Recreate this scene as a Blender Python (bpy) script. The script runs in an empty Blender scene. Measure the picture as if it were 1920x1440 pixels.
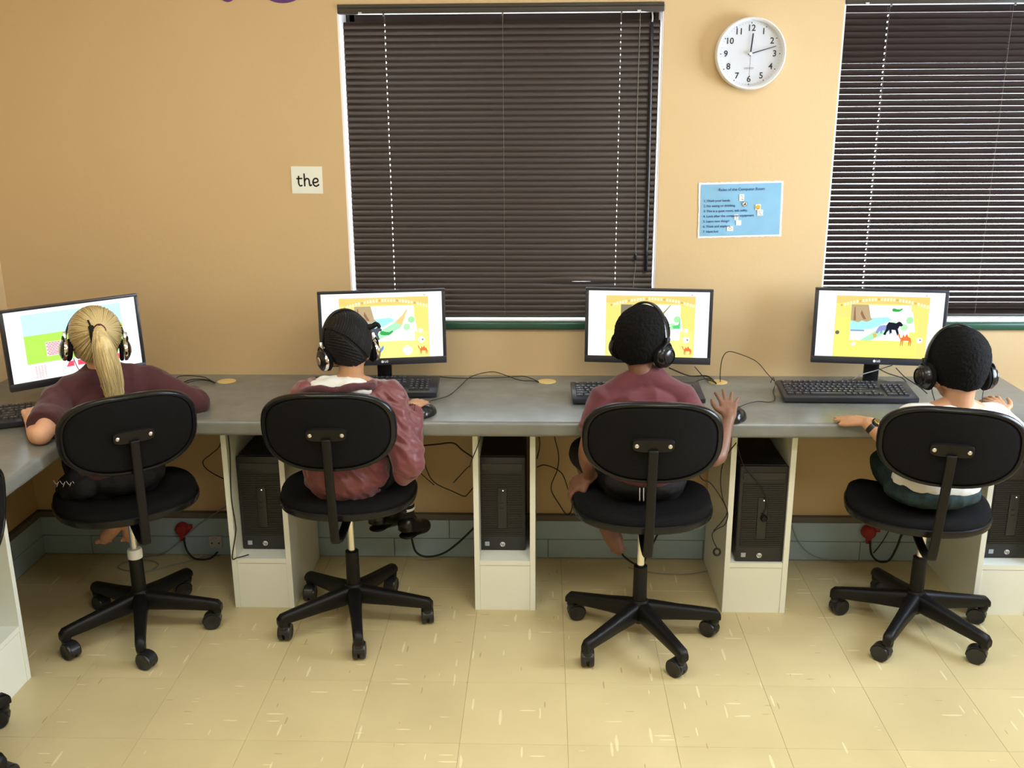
import bpy, bmesh, math, random
from mathutils import Vector, Matrix, Euler, noise
random.seed(7)
PI = math.pi
sc = bpy.context.scene
COL = sc.collection

# ------------------------------------------------------------------ camera
PITCH, YAW, ROLL = 0.27912, -0.03267, 0.00568
fwd0 = Vector((math.sin(YAW), math.cos(YAW), 0)); right0 = Vector((math.cos(YAW), -math.sin(YAW), 0)); zup = Vector((0, 0, 1))
fwd = fwd0*math.cos(PITCH) - zup*math.sin(PITCH)
down = -(zup*math.cos(PITCH) + fwd0*math.sin(PITCH))
right = right0*math.cos(ROLL) + down*math.sin(ROLL)
down2 = down*math.cos(ROLL) - right0*math.sin(ROLL)
cd = bpy.data.cameras.new('camera'); cam = bpy.data.objects.new('camera', cd); COL.objects.link(cam)
M = Matrix((right, -down2, -fwd)).transposed().to_4x4(); M.translation = (-0.0028, -3.5732, 1.7377)
cam.matrix_world = M
cd.sensor_width = 36; cd.lens = 1841.1/1920*36; cd.clip_start = .02
sc.camera = cam

# ------------------------------------------------------------------ world and lamps
SKY = 13.0
w = bpy.data.worlds.new('sky'); sc.world = w; w.use_nodes = True
bg = w.node_tree.nodes['Background']; bg.inputs[0].default_value = (.86, .93, 1, 1); bg.inputs[1].default_value = SKY
sc.view_settings.view_transform = 'Standard'; sc.view_settings.look = 'None'
sc.view_settings.exposure = 0.12; sc.view_settings.gamma = 1; sc.view_settings.use_curve_mapping = False

def area(name, loc, size, energy, color, rot=(0, 0, 0)):
    l = bpy.data.lights.new(name, 'AREA'); l.shape = 'RECTANGLE'; l.size, l.size_y = size
    l.energy = energy; l.color = color
    o = bpy.data.objects.new(name, l); o.location = loc; o.rotation_euler = rot; COL.objects.link(o); return o
LW = (1, .985, .915)
area('ceiling_lamp', (.9, -1.8, 2.60), (1.3, .5), 20.5, LW)
area('ceiling_lamp', (-.9, -1.6, 2.60), (1.3, .5), 15, LW)
area('ceiling_lamp', (.9, -3.4, 2.60), (1.3, .5), 30, LW)
area('ceiling_lamp', (-1.1, -4.2, 2.60), (1.3, .5), 11, LW)
area('window_daylight', (2.33, -.90, 1.42), (.9, 1.1), 34, (.62, .78, 1), (0, math.radians(90), 0))

# ------------------------------------------------------------------ materials
def srgb(r, g, b):
    f = lambda c: ((c/255+.055)/1.055)**2.4 if c/255 > .04045 else c/255/12.92
    return (f(r), f(g), f(b), 1)
MATS = {}
def mat(name, col, rough=.5, metal=0, spec=.5, bump=0, bscale=200, vary=0, vscale=8, stretch=None, coat=0, sheen=0, emit=0, trans=0):
    m = bpy.data.materials.new(name); m.use_nodes = True; n = m.node_tree.nodes; l = m.node_tree.links
    b = n['Principled BSDF']; b.inputs['Base Color'].default_value = col; b.inputs['Roughness'].default_value = rough
    b.inputs['Metallic'].default_value = metal; b.inputs['Specular IOR Level'].default_value = spec
    b.inputs['Coat Weight'].default_value = coat; b.inputs['Sheen Weight'].default_value = sheen
    if emit: b.inputs['Emission Color'].default_value = col; b.inputs['Emission Strength'].default_value = emit
    tc = n.new('ShaderNodeTexCoord'); mp = n.new('ShaderNodeMapping'); l.new(tc.outputs['Object'], mp.inputs[0])
    if stretch: mp.inputs['Scale'].default_value = stretch
    if bump:
        t = n.new('ShaderNodeTexNoise'); t.inputs['Scale'].default_value = bscale; t.inputs['Detail'].default_value = 4; l.new(mp.outputs[0], t.inputs[0])
        bp = n.new('ShaderNodeBump'); bp.inputs['Strength'].default_value = bump; bp.inputs['Distance'].default_value = .002
        l.new(t.outputs[0], bp.inputs['Height']); l.new(bp.outputs[0], b.inputs['Normal'])
    if vary:
        t = n.new('ShaderNodeTexNoise'); t.inputs['Scale'].default_value = vscale; t.inputs['Detail'].default_value = 5; l.new(mp.outputs[0], t.inputs[0])
        r = n.new('ShaderNodeValToRGB'); c = col
        r.color_ramp.elements[0].color = (c[0]*(1-vary), c[1]*(1-vary), c[2]*(1-vary), 1); r.color_ramp.elements[0].position = .3
        r.color_ramp.elements[1].color = (min(1, c[0]*(1+vary)), min(1, c[1]*(1+vary)), min(1, c[2]*(1+vary)), 1); r.color_ramp.elements[1].position = .7
        l.new(t.outputs[0], r.inputs[0]); l.new(r.outputs[0], b.inputs['Base Color'])
    MATS[name] = m; return m
mat('wall', (.635, .458, .238, 1), .55, bump=.25, bscale=60, vary=.02, vscale=1.5)
mat('white_wall', (.86, .84, .80, 1), .6)
mat('ceiling', (.85, .84, .80, 1), .8)
mat('reveal', (.92, .88, .86, 1), .5)
mat('laminate_white', srgb(243, 247, 236), .35, bump=.05, bscale=40)
mat('panel_edge', srgb(222, 224, 205), .5)
mat('worktop', srgb(116, 119, 114), .26, spec=.7, vary=.10, vscale=14, bump=.06, bscale=90)
mat('blue_tile', srgb(166, 188, 198), .35, vary=.06, vscale=3)
mat('trunk_lip', srgb(105, 98, 86), .6)
mat('green_tile', srgb(44, 84, 66), .25)
mat('slat', srgb(50, 38, 32), .36, spec=.5)
mat('headrail', srgb(70, 66, 60), .38, metal=.3)
mat('cord', srgb(120, 110, 100), .7)
mat('wand', srgb(28, 30, 34), .25)
mat('frame_metal', srgb(60, 48, 44), .4)
mat('clip', srgb(190, 190, 185), .3)
mat('black_plastic', srgb(16, 16, 17), .46, spec=.3, bump=.12, bscale=500)
mat('black_gloss', srgb(22, 23, 25), .22)
mat('caster', srgb(30, 32, 34), .33)
mat('black_fabric', srgb(17, 17, 18), .95, spec=.2, bump=.8, bscale=900, vary=.35, vscale=420)
mat('rim_plastic', srgb(20, 21, 23), .27, spec=.35)
mat('chrome', (.82, .80, .76, 1), .14, metal=1)
mat('steel', (.75, .75, .74, 1), .3, metal=1)
mat('bezel', srgb(44, 46, 52), .35)
mat('bezel_dark', srgb(24, 24, 26), .4)
mat('key', srgb(46, 48, 55), .35)
mat('keyboard', srgb(40, 42, 50), .3)
mat('white_print', (.85, .85, .85, 1), .4)
mat('key_print', srgb(150, 152, 156), .5)
mat('tower_black', srgb(12, 12, 13), .42, bump=.1, bscale=400)
mat('tower_front', srgb(40, 40, 42), .35)
mat('sticker', srgb(170, 178, 190), .3)
mat('led', (.9, .95, 1, 1), .3, emit=3)
mat('grommet', srgb(214, 186, 120), .55)
mat('cable_black', srgb(18, 18, 19), .45)
mat('cable_grey', srgb(140, 142, 135), .5)
mat('plug_red', srgb(156, 40, 44), .45)
mat('socket_white', srgb(190, 192, 190), .4)
mat('paper', srgb(236, 238, 226), .55)
mat('paper_blue', srgb(132, 182, 212), .3, spec=.6, vary=.06, vscale=9)
mat('laminate_clear', srgb(232, 238, 240), .2)
mat('ink', srgb(20, 20, 20), .6)
mat('ink_blue', srgb(30, 62, 110), .6)
mat('purple', srgb(96, 52, 120), .6)
mat('clock_white', srgb(236, 236, 236), .25)
mat('clock_face', srgb(204, 208, 216), .35)
mat('clock_ink', srgb(40, 42, 46), .5)
mat('clock_grey', srgb(110, 112, 116), .5)
mat('yellow', srgb(225, 180, 60), .5)
mat('orange', srgb(215, 120, 50), .5)
mat('skin_fair', srgb(224, 172, 140), .5, vary=.05, vscale=20)
mat('skin_brown', srgb(122, 86, 66), .5, vary=.07, vscale=20)
mat('skin_tan', srgb(184, 136, 100), .5, vary=.05, vscale=20)
mat('skin_honey', srgb(186, 138, 100), .5, vary=.06, vscale=20)
mat('maroon_tee', srgb(94, 42, 48), .9, bump=.3, bscale=500, vary=.12, vscale=14, sheen=.2)
mat('maroon_dark', srgb(78, 38, 44), .9, bump=.3, bscale=500, vary=.12, vscale=14, sheen=.2)
mat('maroon_nylon', srgb(114, 56, 60), .42, bump=.15, bscale=60, vary=.12, vscale=10, sheen=.3)
mat('fleece', srgb(226, 228, 222), .9, bump=.5, bscale=160)
mat('white_shirt', srgb(222, 222, 214), .85, bump=.2, bscale=200)
mat('black_cloth', srgb(13, 13, 15), .8, bump=.3, bscale=200)
mat('green_cloth', srgb(24, 48, 48), .85, bump=.3, bscale=300, vary=.4, vscale=60)
mat('sock', srgb(22, 22, 24), .9)
mat('shoe', srgb(16, 16, 18), .3)
mat('hair_black', srgb(16, 14, 13), .75, bump=1, bscale=700, vary=.4, vscale=300)
mat('hair_afro', srgb(15, 14, 13), .9, spec=.15, bump=1, bscale=450, vary=.6, vscale=220)
mat('braid', srgb(15, 14, 13), .6, spec=.3, bump=.8, bscale=500, vary=.3, vscale=300)
mat('lips', srgb(150, 80, 76), .5)
mat('eye', (.85, .85, .83, 1), .2)
mat('iris', (.03, .02, .015, 1), .2)
mat('band_maroon', srgb(90, 24, 34), .7)
mat('leather', srgb(26, 26, 27), .35)
mat('gold', srgb(190, 160, 90), .3, metal=.8)
# blonde hair: strands along the local z axis
m = mat('blonde', srgb(212, 190, 134), .42, bump=.8, bscale=90, vary=.26, vscale=70, stretch=(1, 1, .06)); m.node_tree.nodes['Principled BSDF'].inputs['Sheen Weight'].default_value = .15
m = mat('blonde_cap', srgb(178, 156, 104), .5, bump=.3, bscale=120, vary=.10, vscale=12)
mat('blonde_strand', srgb(214, 194, 142), .4)
mat('blonde_strand_dark', srgb(150, 124, 76), .45)
# window glass: thin pane
g = bpy.data.materials.new('glass'); g.use_nodes = True; n = g.node_tree.nodes; l = g.node_tree.links
n.remove(n['Principled BSDF']); tr = n.new('ShaderNodeBsdfTransparent'); gl = n.new('ShaderNodeBsdfGlossy'); gl.inputs['Roughness'].default_value = .02
fr = n.new('ShaderNodeFresnel'); mx = n.new('ShaderNodeMixShader'); l.new(fr.outputs[0], mx.inputs[0]); l.new(tr.outputs[0], mx.inputs[1]); l.new(gl.outputs[0], mx.inputs[2]); l.new(mx.outputs[0], n['Material Output'].inputs[0])
MATS['glass'] = g
# screen picture: emission from a colour attribute
g = bpy.data.materials.new('screen_light'); g.use_nodes = True; n = g.node_tree.nodes; l = g.node_tree.links
n.remove(n['Principled BSDF']); em = n.new('ShaderNodeEmission'); at = n.new('ShaderNodeAttribute'); at.attribute_name = 'col'; em.inputs[1].default_value = 1.08
l.new(at.outputs[0], em.inputs[0]); l.new(em.outputs[0], n['Material Output'].inputs[0]); MATS['screen_light'] = g
# floor tile: marbled vinyl with short light and dark flecks, in world coordinates
def floor_mat():
    m = bpy.data.materials.new('floor_tile'); m.use_nodes = True; n = m.node_tree.nodes; l = m.node_tree.links; b = n['Principled BSDF']
    b.inputs['Roughness'].default_value = .34; b.inputs['Specular IOR Level'].default_value = .4
    geo = n.new('ShaderNodeNewGeometry'); oi = n.new('ShaderNodeObjectInfo')
    base = n.new('ShaderNodeTexNoise'); base.inputs['Scale'].default_value = 4; base.inputs['Detail'].default_value = 6; l.new(geo.outputs['Position'], base.inputs[0])
    cr = n.new('ShaderNodeValToRGB'); cr.color_ramp.elements[0].position = .3; cr.color_ramp.elements[1].position = .7
    cr.color_ramp.elements[0].color = (.61, .51, .27, 1); cr.color_ramp.elements[1].color = (.68, .575, .31, 1); l.new(base.outputs[0], cr.inputs[0])
    tv = n.new('ShaderNodeMath'); tv.operation = 'MULTIPLY_ADD'; tv.inputs[1].default_value = .06; tv.inputs[2].default_value = .97; l.new(oi.outputs['Random'], tv.inputs[0])
    vm = n.new('ShaderNodeVectorMath'); vm.operation = 'SCALE'; l.new(cr.outputs[0], vm.inputs[0]); l.new(tv.outputs[0], vm.inputs['Scale'])
    cur = vm.outputs[0]
    for k, (scl, colr, th, dens) in enumerate([((60, 7, 1), (.90, .80, .52, 1), .085, .40), ((8, 62, 1), (.90, .80, .52, 1), .08, .36), ((66, 9, 1), (.34, .25, .12, 1), .06, .16), ((10, 70, 1), (.36, .27, .13, 1), .055, .14)]):
        mp = n.new('ShaderNodeMapping'); mp.inputs['Scale'].default_value = scl; mp.inputs['Location'].default_value = (k*3.7, k*1.9, 0); mp.inputs['Rotation'].default_value = (0, 0, .04*(k-1.5)); l.new(geo.outputs['Position'], mp.inputs[0])
        v = n.new('ShaderNodeTexVoronoi'); v.voronoi_dimensions = '2D'; v.inputs['Scale'].default_value = 1; l.new(mp.outputs[0], v.inputs[0])
        lt = n.new('ShaderNodeMath'); lt.operation = 'LESS_THAN'; l.new(v.outputs['Distance'], lt.inputs[0])
        sp = n.new('ShaderNodeSeparateColor'); l.new(v.outputs['Color'], sp.inputs[0])
        t2 = n.new('ShaderNodeMath'); t2.operation = 'MULTIPLY'; t2.inputs[1].default_value = th*3.2; l.new(sp.outputs[1], t2.inputs[0]); l.new(t2.outputs[0], lt.inputs[1])
        ga = n.new('ShaderNodeMath'); ga.operation = 'LESS_THAN'; ga.inputs[1].default_value = dens*.22; l.new(sp.outputs[0], ga.inputs[0])
        ml = n.new('ShaderNodeMath'); ml.operation = 'MULTIPLY'; l.new(lt.outputs[0], ml.inputs[0]); l.new(ga.outputs[0], ml.inputs[1])
        m2 = n.new('ShaderNodeMath'); m2.operation = 'MULTIPLY'; m2.inputs[1].default_value = .6; l.new(ml.outputs[0], m2.inputs[0])
        mi = n.new('ShaderNodeMix'); mi.data_type = 'RGBA'; l.new(m2.outputs[0], mi.inputs[0]); l.new(cur, mi.inputs[6]); mi.inputs[7].default_value = colr; cur = mi.outputs[2]
    l.new(cur, b.inputs['Base Color'])
    nb = n.new('ShaderNodeTexNoise'); nb.inputs['Scale'].default_value = 7; l.new(geo.outputs['Position'], nb.inputs[0])
    bp = n.new('ShaderNodeBump'); bp.inputs['Strength'].default_value = .15; bp.inputs['Distance'].default_value = .004; l.new(nb.outputs[0], bp.inputs['Height']); l.new(bp.outputs[0], b.inputs['Normal'])
    MATS['floor_tile'] = m
floor_mat()
mat('joint', srgb(170, 148, 96), .8)
# cornrow stripes ride on real ridges; no extra texture needed

# ------------------------------------------------------------------ mesh helpers
def link(name, me, m=None, parent=None, loc=None, rot=None, smooth=False):
    o = bpy.data.objects.new(name, me); COL.objects.link(o)
    if m is not None and not me.materials: me.materials.append(MATS[m])
    if smooth:
        for p in me.polygons: p.use_smooth = True
    if parent: o.parent = parent
    if loc is not None: o.location = loc
    if rot is not None: o.rotation_euler = rot
    return o
def tag(o, label=None, cat=None, group=None, kind=None):
    if label: o['label'] = label
    if cat: o['category'] = cat
    if group: o['group'] = group
    if kind: o['kind'] = kind
    return o
def empty(name, loc=(0, 0, 0), rz=0, parent=None):
    o = bpy.data.objects.new(name, None); COL.objects.link(o); o.location = loc; o.rotation_euler = (0, 0, rz); o.empty_display_size = .05
    if parent: o.parent = parent
    return o
def bm2me(bm, name):
    me = bpy.data.meshes.new(name); bm.normal_update(); bm.to_mesh(me); bm.free(); return me
def add_box(bm, c, s, bev=0, M=None, seg=2):
    r = bmesh.ops.create_cube(bm, size=1); vs = r['verts']
    bmesh.ops.scale(bm, verts=vs, vec=s); bmesh.ops.translate(bm, verts=vs, vec=c)
    if bev:
        es = list({e for v in vs for e in v.link_edges})
        rr = bmesh.ops.bevel(bm, geom=es, offset=bev, segments=seg, affect='EDGES', profile=.5)
        vs = list({v for f in rr['faces'] for v in f.verts} | {v for v in vs if v.is_valid})
    if M is not None: bmesh.ops.transform(bm, verts=vs, matrix=M)
    return vs
def box(name, c, s, m, parent=None, bev=0, M=None, smooth=False):
    bm = bmesh.new(); add_box(bm, c, s, bev, M); return link(name, bm2me(bm, name), m, parent, smooth=smooth)
def boxb(name, x0, x1, y0, y1, z0, z1, m, parent=None, bev=0):
    return box(name, ((x0+x1)/2, (y0+y1)/2, (z0+z1)/2), (x1-x0, y1-y0, z1-z0), m, parent, bev)
def frame_of(d):
    d = Vector(d).normalized(); a = Vector((0, 0, 1)) if abs(d.z) < .9 else Vector((1, 0, 0))
    x = a.cross(d).normalized(); return x, d.cross(x).normalized(), d
def add_tube(bm, pts, rad, n=8, caps=True, flat=None):
    pts = [Vector(p) for p in pts]; N = len(pts); rings = []
    rads = rad if isinstance(rad, (list, tuple)) else [rad]*N
    px = None
    for i, p in enumerate(pts):
        d = (pts[min(i+1, N-1)] - pts[max(i-1, 0)]).normalized()
        if px is None: px = frame_of(d)[0]
        px = (px - d*px.dot(d)).normalized(); py = d.cross(px)
        fx, fy = flat if flat else (1, 1)
        rings.append([bm.verts.new(p + (px*math.cos(2*PI*k/n)*fx + py*math.sin(2*PI*k/n)*fy)*rads[i]) for k in range(n)])
    for a, b in zip(rings, rings[1:]):
        for k in range(n): bm.faces.new((a[k], a[(k+1) % n], b[(k+1) % n], b[k]))
    if caps: bm.faces.new(rings[0][::-1]); bm.faces.new(rings[-1])
    return rings
def catmull(pts, sub=8):
    P = [Vector(p) for p in pts]; P = [P[0]*2-P[1]] + P + [P[-1]*2-P[-2]]; out = []
    for i in range(1, len(P)-2):
        for s in range(sub):
            t = s/sub; a, b, c, d = P[i-1:i+3]
            out.append(.5*((2*b)+(c-a)*t+(2*a-5*b+4*c-d)*t*t+(3*b-a-3*c+d)*t**3))
    out.append(P[-2]); return out
def tube(name, pts, rad, m, parent=None, n=8, sub=6, smooth=True, flat=None):
    if sub > 1: pts = catmull(pts, sub)
    bm = bmesh.new(); add_tube(bm, pts, rad, n, flat=flat); return link(name, bm2me(bm, name), m, parent, smooth=smooth)
def add_lathe(bm, prof, n=32, M=None, close=True):
    rings = []
    for r, z in prof:
        rings.append([bm.verts.new((r*math.cos(2*PI*k/n), r*math.sin(2*PI*k/n), z)) for k in range(n)] if r > 1e-6 else [bm.verts.new((0, 0, z))])
    for a, b in zip(rings, rings[1:]):
        for k in range(n):
            q = [a[k % len(a)], a[(k+1) % len(a)], b[(k+1) % len(b)], b[k % len(b)]]
            u = []
            for v in q:
                if v not in u: u.append(v)
            if len(u) > 2: bm.faces.new(u)
    vs = [v for r in rings for v in r]
    if M is not None: bmesh.ops.transform(bm, verts=vs, matrix=M)
    return vs
def lathe(name, prof, m, parent=None, n=32, M=None, smooth=True):
    bm = bmesh.new(); add_lathe(bm, prof, n, M); bmesh.ops.recalc_face_normals(bm, faces=bm.faces); o = link(name, bm2me(bm, name), m, parent, smooth=smooth)
    mark_sharp(o.data); return o
def mark_sharp(me, ang=40):
    bm = bmesh.new(); bm.from_mesh(me)
    for e in bm.edges:
        if len(e.link_faces) == 2 and e.calc_face_angle(0) > math.radians(ang): e.smooth = False
    bm.to_mesh(me); bm.free()
def auto(o, ang=35):
    for p in o.data.polygons: p.use_smooth = True
    mark_sharp(o.data, ang); return o
def prism_pts(bm, pts, z0, z1):
    a = [bm.verts.new((x, y, z0)) for x, y in pts]; b = [bm.verts.new((x, y, z1)) for x, y in pts]; k = len(pts)
    bm.faces.new(b); bm.faces.new(a[::-1])
    for i in range(k): bm.faces.new((a[i], a[(i+1) % k], b[(i+1) % k], b[i]))
def text(name, s, size, m, parent=None, mw=None, depth=.0004, bold=0, align='CENTER', spacing=1):
    c = bpy.data.curves.new(name, 'FONT'); c.body = s; c.size = size; c.align_x = align; c.align_y = 'CENTER'; c.extrude = depth; c.offset = bold; c.space_character = spacing; c.resolution_u = 3
    t = bpy.data.objects.new('tmp_text', c); COL.objects.link(t); bpy.context.view_layer.update()
    dg = bpy.context.evaluated_depsgraph_get(); me = bpy.data.meshes.new_from_object(t.evaluated_get(dg)); bpy.data.objects.remove(t)
    me.materials.clear(); o = link(name, me, m, parent)
    if mw is not None: o.data.transform(mw)
    return o
WALLTXT = Matrix.Rotation(PI/2, 4, 'X')      # text in the XZ plane, readable from -Y
def T(x, y, z): return Matrix.Translation((x, y, z))
def stroke(bm, pts, wd, y=0, sub=6):
    """flat pen stroke in the XZ plane with round ends"""
    p = [Vector((a, 0, b)) for a, b in pts]; p = catmull(p, sub) if len(p) > 2 else p
    L, Rr = [], []
    for i, q in enumerate(p):
        d = (p[min(i+1, len(p)-1)]-p[max(i-1, 0)]).normalized(); nn = Vector((-d.z, 0, d.x))*wd/2
        L.append(q+nn); Rr.append(q-nn)
    d0 = (p[0]-p[1]).normalized(); d1 = (p[-1]-p[-2]).normalized()
    cap = lambda c, d, s: [c+Vector((-d.z*math.cos(t)*s, 0, d.x*math.cos(t)*s))*wd/2+d*math.sin(t)*wd/2 for t in [PI*k/8 for k in range(1, 8)]]
    ring = L + cap(p[-1], d1, 1) + Rr[::-1] + cap(p[0], d0, 1)
    fr_ = [bm.verts.new((v.x, y, v.z)) for v in ring]; k = len(L); c1 = 7
    for i in range(k-1):
        a, b_ = fr_[i], fr_[i+1]; c_, d_ = fr_[k+c1+(k-2-i)], fr_[k+c1+(k-1-i)]
        bm.faces.new((a, d_, c_, b_))
    bm.faces.new([fr_[k-1]]+[fr_[k+c1]]+fr_[k:k+c1][::-1]); bm.faces.new([fr_[0]]+fr_[-7:][::-1]+[fr_[-8]])

# ------------------------------------------------------------------ room shell
XL, XR, YB, ZC = -2.02, 2.40, -6.0, 2.66
W1 = (-.715, .408, .955, 2.055); W2 = (1.012, 2.135, .955, 2.075)
def wall_with_windows():
    bm = bmesh.new(); xs = [XL-.15, W1[0], W1[1], W2[0], W2[1], XR+.15]
    for i in range(5):
        a, b = xs[i], xs[i+1]
        if i in (1, 3):
            w_ = W1 if i == 1 else W2
            add_box(bm, ((a+b)/2, .11, w_[2]/2), (b-a, .22, w_[2])); add_box(bm, ((a+b)/2, .11, (w_[3]+ZC)/2), (b-a, .22, ZC-w_[3]))
        else: add_box(bm, ((a+b)/2, .11, ZC/2), (b-a, .22, ZC))
    bmesh.ops.remove_doubles(bm, verts=bm.verts, dist=1e-5)
    return tag(link('wall_back', bm2me(bm, 'wall_back'), 'wall'), kind='structure')
wall_with_windows()
tag(boxb('wall_left', XL-.15, XL, YB, 0, 0, ZC, 'wall'), kind='structure')
def rwall():   # right wall with a daylight opening
    bm = bmesh.new()
    add_box(bm, (XR+.075, -.1, ZC/2), (.15, .5, ZC)); add_box(bm, (XR+.075, (-1.55+YB)/2, ZC/2), (.15, -1.55-YB, ZC))
    add_box(bm, (XR+.075, -.95, .475), (.15, 1.2, .95)); add_box(bm, (XR+.075, -.95, (2.05+ZC)/2), (.15, 1.2, ZC-2.05))
    tag(link('wall_right', bm2me(bm, 'wall_right'), 'wall'), kind='structure')
rwall()
tag(boxb('wall_front', XL-.15, XR+.15, YB-.15, YB, 0, ZC, 'white_wall'), kind='structure')
tag(boxb('ceiling', XL-.15, XR+.15, YB-.15, .22, ZC, ZC+.1, 'ceiling'), kind='structure')
fl = tag(boxb('floor', XL-.15, XR+.15, YB-.15, .22, -.1, -.0025, 'joint'), kind='structure')
TS = .305; X0, Y0 = .0705, -1.195
tm = None
for i in range(-7, 12):
    for j in range(-3, 5):
        x0 = max(XL, X0+i*TS); x1 = min(XR, X0+(i+1)*TS); y0 = Y0+(j-1)*TS; y1 = min(0, Y0+j*TS)
        if x1-x0 < .02 or y1-y0 < .02: continue
        full = abs(x1-x0-TS) < 1e-3 and abs(y1-y0-TS) < 1e-3
        if full and tm: me = tm
        else:
            bm = bmesh.new(); add_box(bm, (0, 0, -.00125), (x1-x0-.0007, y1-y0-.0007, .0025), .0004, seg=1); me = bm2me(bm, 'tile')
            if full: tm = me
        link('tile', me, 'floor_tile', fl, ((x0+x1)/2, (y0+y1)/2, 0))
ymin = Y0+(-3-1)*TS
tag(boxb('tile', XL, XR, YB, ymin-.0009, -.0025, 0, 'floor_tile', fl), kind='stuff')

# skirting: two courses of blue tiles with a brown cap, on the back and the left wall
def skirting(name, length, M):
    b = empty(name); b['kind'] = 'structure'
    bm = bmesh.new(); add_box(bm, (length/2, -.004, .0925), (length, .008, .185)); add_box(bm, (length/2, -.010, .172), (length, .020, .024), .003)
    back = link('cap', bm2me(bm, 'cap'), 'trunk_lip', b); back.matrix_world = M
    tl = .61
    for row in range(2):
        x = -.18 if row else -.40
        while x < length:
            a, e = max(0, x), min(length, x+tl)
            if e-a > .02:
                o = box('tile', (0, 0, 0), (e-a-.002, .010, .0775), 'blue_tile', b, .0015); o.matrix_world = M @ T((a+e)/2, -.012, .041+row*.0795)
            x += tl
    return b
skirting('baseboard_back', XR-XL, T(XL, 0, 0))
skirting('baseboard_left', 3.0, T(XL, -3.0, 0) @ Matrix.Rotation(PI/2, 4, 'Z'))

# windows
def window(name, w_, parts=True):
    r = empty(name); r['kind'] = 'structure'
    x0, x1, z0, z1 = w_
    bm = bmesh.new(); t = .006
    for c, s in [(((x0+t/2), .105, (z0+z1)/2), (t, .205, z1-z0)), (((x1-t/2), .105, (z0+z1)/2), (t, .205, z1-z0)), (((x0+x1)/2, .105, z1-t/2), (x1-x0-2*t, .205, t))]: add_box(bm, c, s)
    link('reveal_lining', bm2me(bm, 'reveal_lining'), 'reveal', r)
    bm = bmesh.new(); f = .035
    for c, s in [((x0+t+f/2, .15, (z0+z1)/2), (f, .04, z1-z0-.012)), ((x1-t-f/2, .15, (z0+z1)/2), (f, .04, z1-z0-.012)), (((x0+x1)/2, .15, z1-t-f/2), (x1-x0-.03, .04, f)), (((x0+x1)/2, .15, z0+.03), (x1-x0-.03, .04, f))]: add_box(bm, c, s, .004)
    link('window_frame', bm2me(bm, 'window_frame'), 'frame_metal', r)
    boxb('window_pane', x0+.03, x1-.03, .147, .151, z0+.04, z1-.04, 'glass', r)
    boxb('inner_sill', x0+.006, x1-.006, .012, .13, z0-.004, z0+.003, 'reveal', r)
    bm = bmesh.new(); add_box(bm, ((x0+x1)/2, 0, z0-.014), (x1-x0, .03, .030), .008, seg=3)
    auto(link('window_sill', bm2me(bm, 'window_sill'), 'green_tile', r))
window('window_1', W1); window('window_2', W2)
rw = empty('window_3'); rw['kind'] = 'structure'
bm = bmesh.new()
for c, s in [((XR+.05, -.95, .98), (.06, 1.2, .05)), ((XR+.05, -.95, 2.02), (.06, 1.2, .05)), ((XR+.05, -.38, 1.5), (.06, .05, 1.0)), ((XR+.05, -1.52, 1.5), (.06, .05, 1.0)), ((XR+.05, -.95, 1.5), (.04, .04, 1.0))]: add_box(bm, c, s)
link('window_frame', bm2me(bm, 'window_frame'), 'frame_metal', rw); boxb('window_pane', XR+.045, XR+.049, -1.50, -.40, 1.0, 2.0, 'glass', rw)

# ------------------------------------------------------------------ venetian blinds
def slat_mesh(W, cords, bend=None):
    ww = .0125; vs = [-ww, -.0085, -.0032, 0, .0032, .0085, ww]
    us = [0]
    for c in cords: us += [c-.0014, c+.0014]
    us += [W]
    if bend:
        us = sorted(set(us + [W*k/24 for k in range(1, 24)]))
    verts, faces = [], []
    for u in us:
        for v in vs:
            z = .0028*(1-(v/ww)**2); dz = bend(u/W, v) if bend else 0
            verts.append((u, v, z+dz))
    nv = len(vs)
    for i in range(len(us)-1):
        mid = (us[i]+us[i+1])/2; hole = any(abs(mid-c) < .0014 for c in cords)
        for j in range(nv-1):
            if hole and 2 <= j <= 3: continue
            faces.append((i*nv+j, (i+1)*nv+j, (i+1)*nv+j+1, i*nv+j+1))
    me = bpy.data.meshes.new('slat'); me.from_pydata(verts, [], faces); me.materials.append(MATS['slat'])
    for p in me.polygons: p.use_smooth = True
    return me
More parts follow.
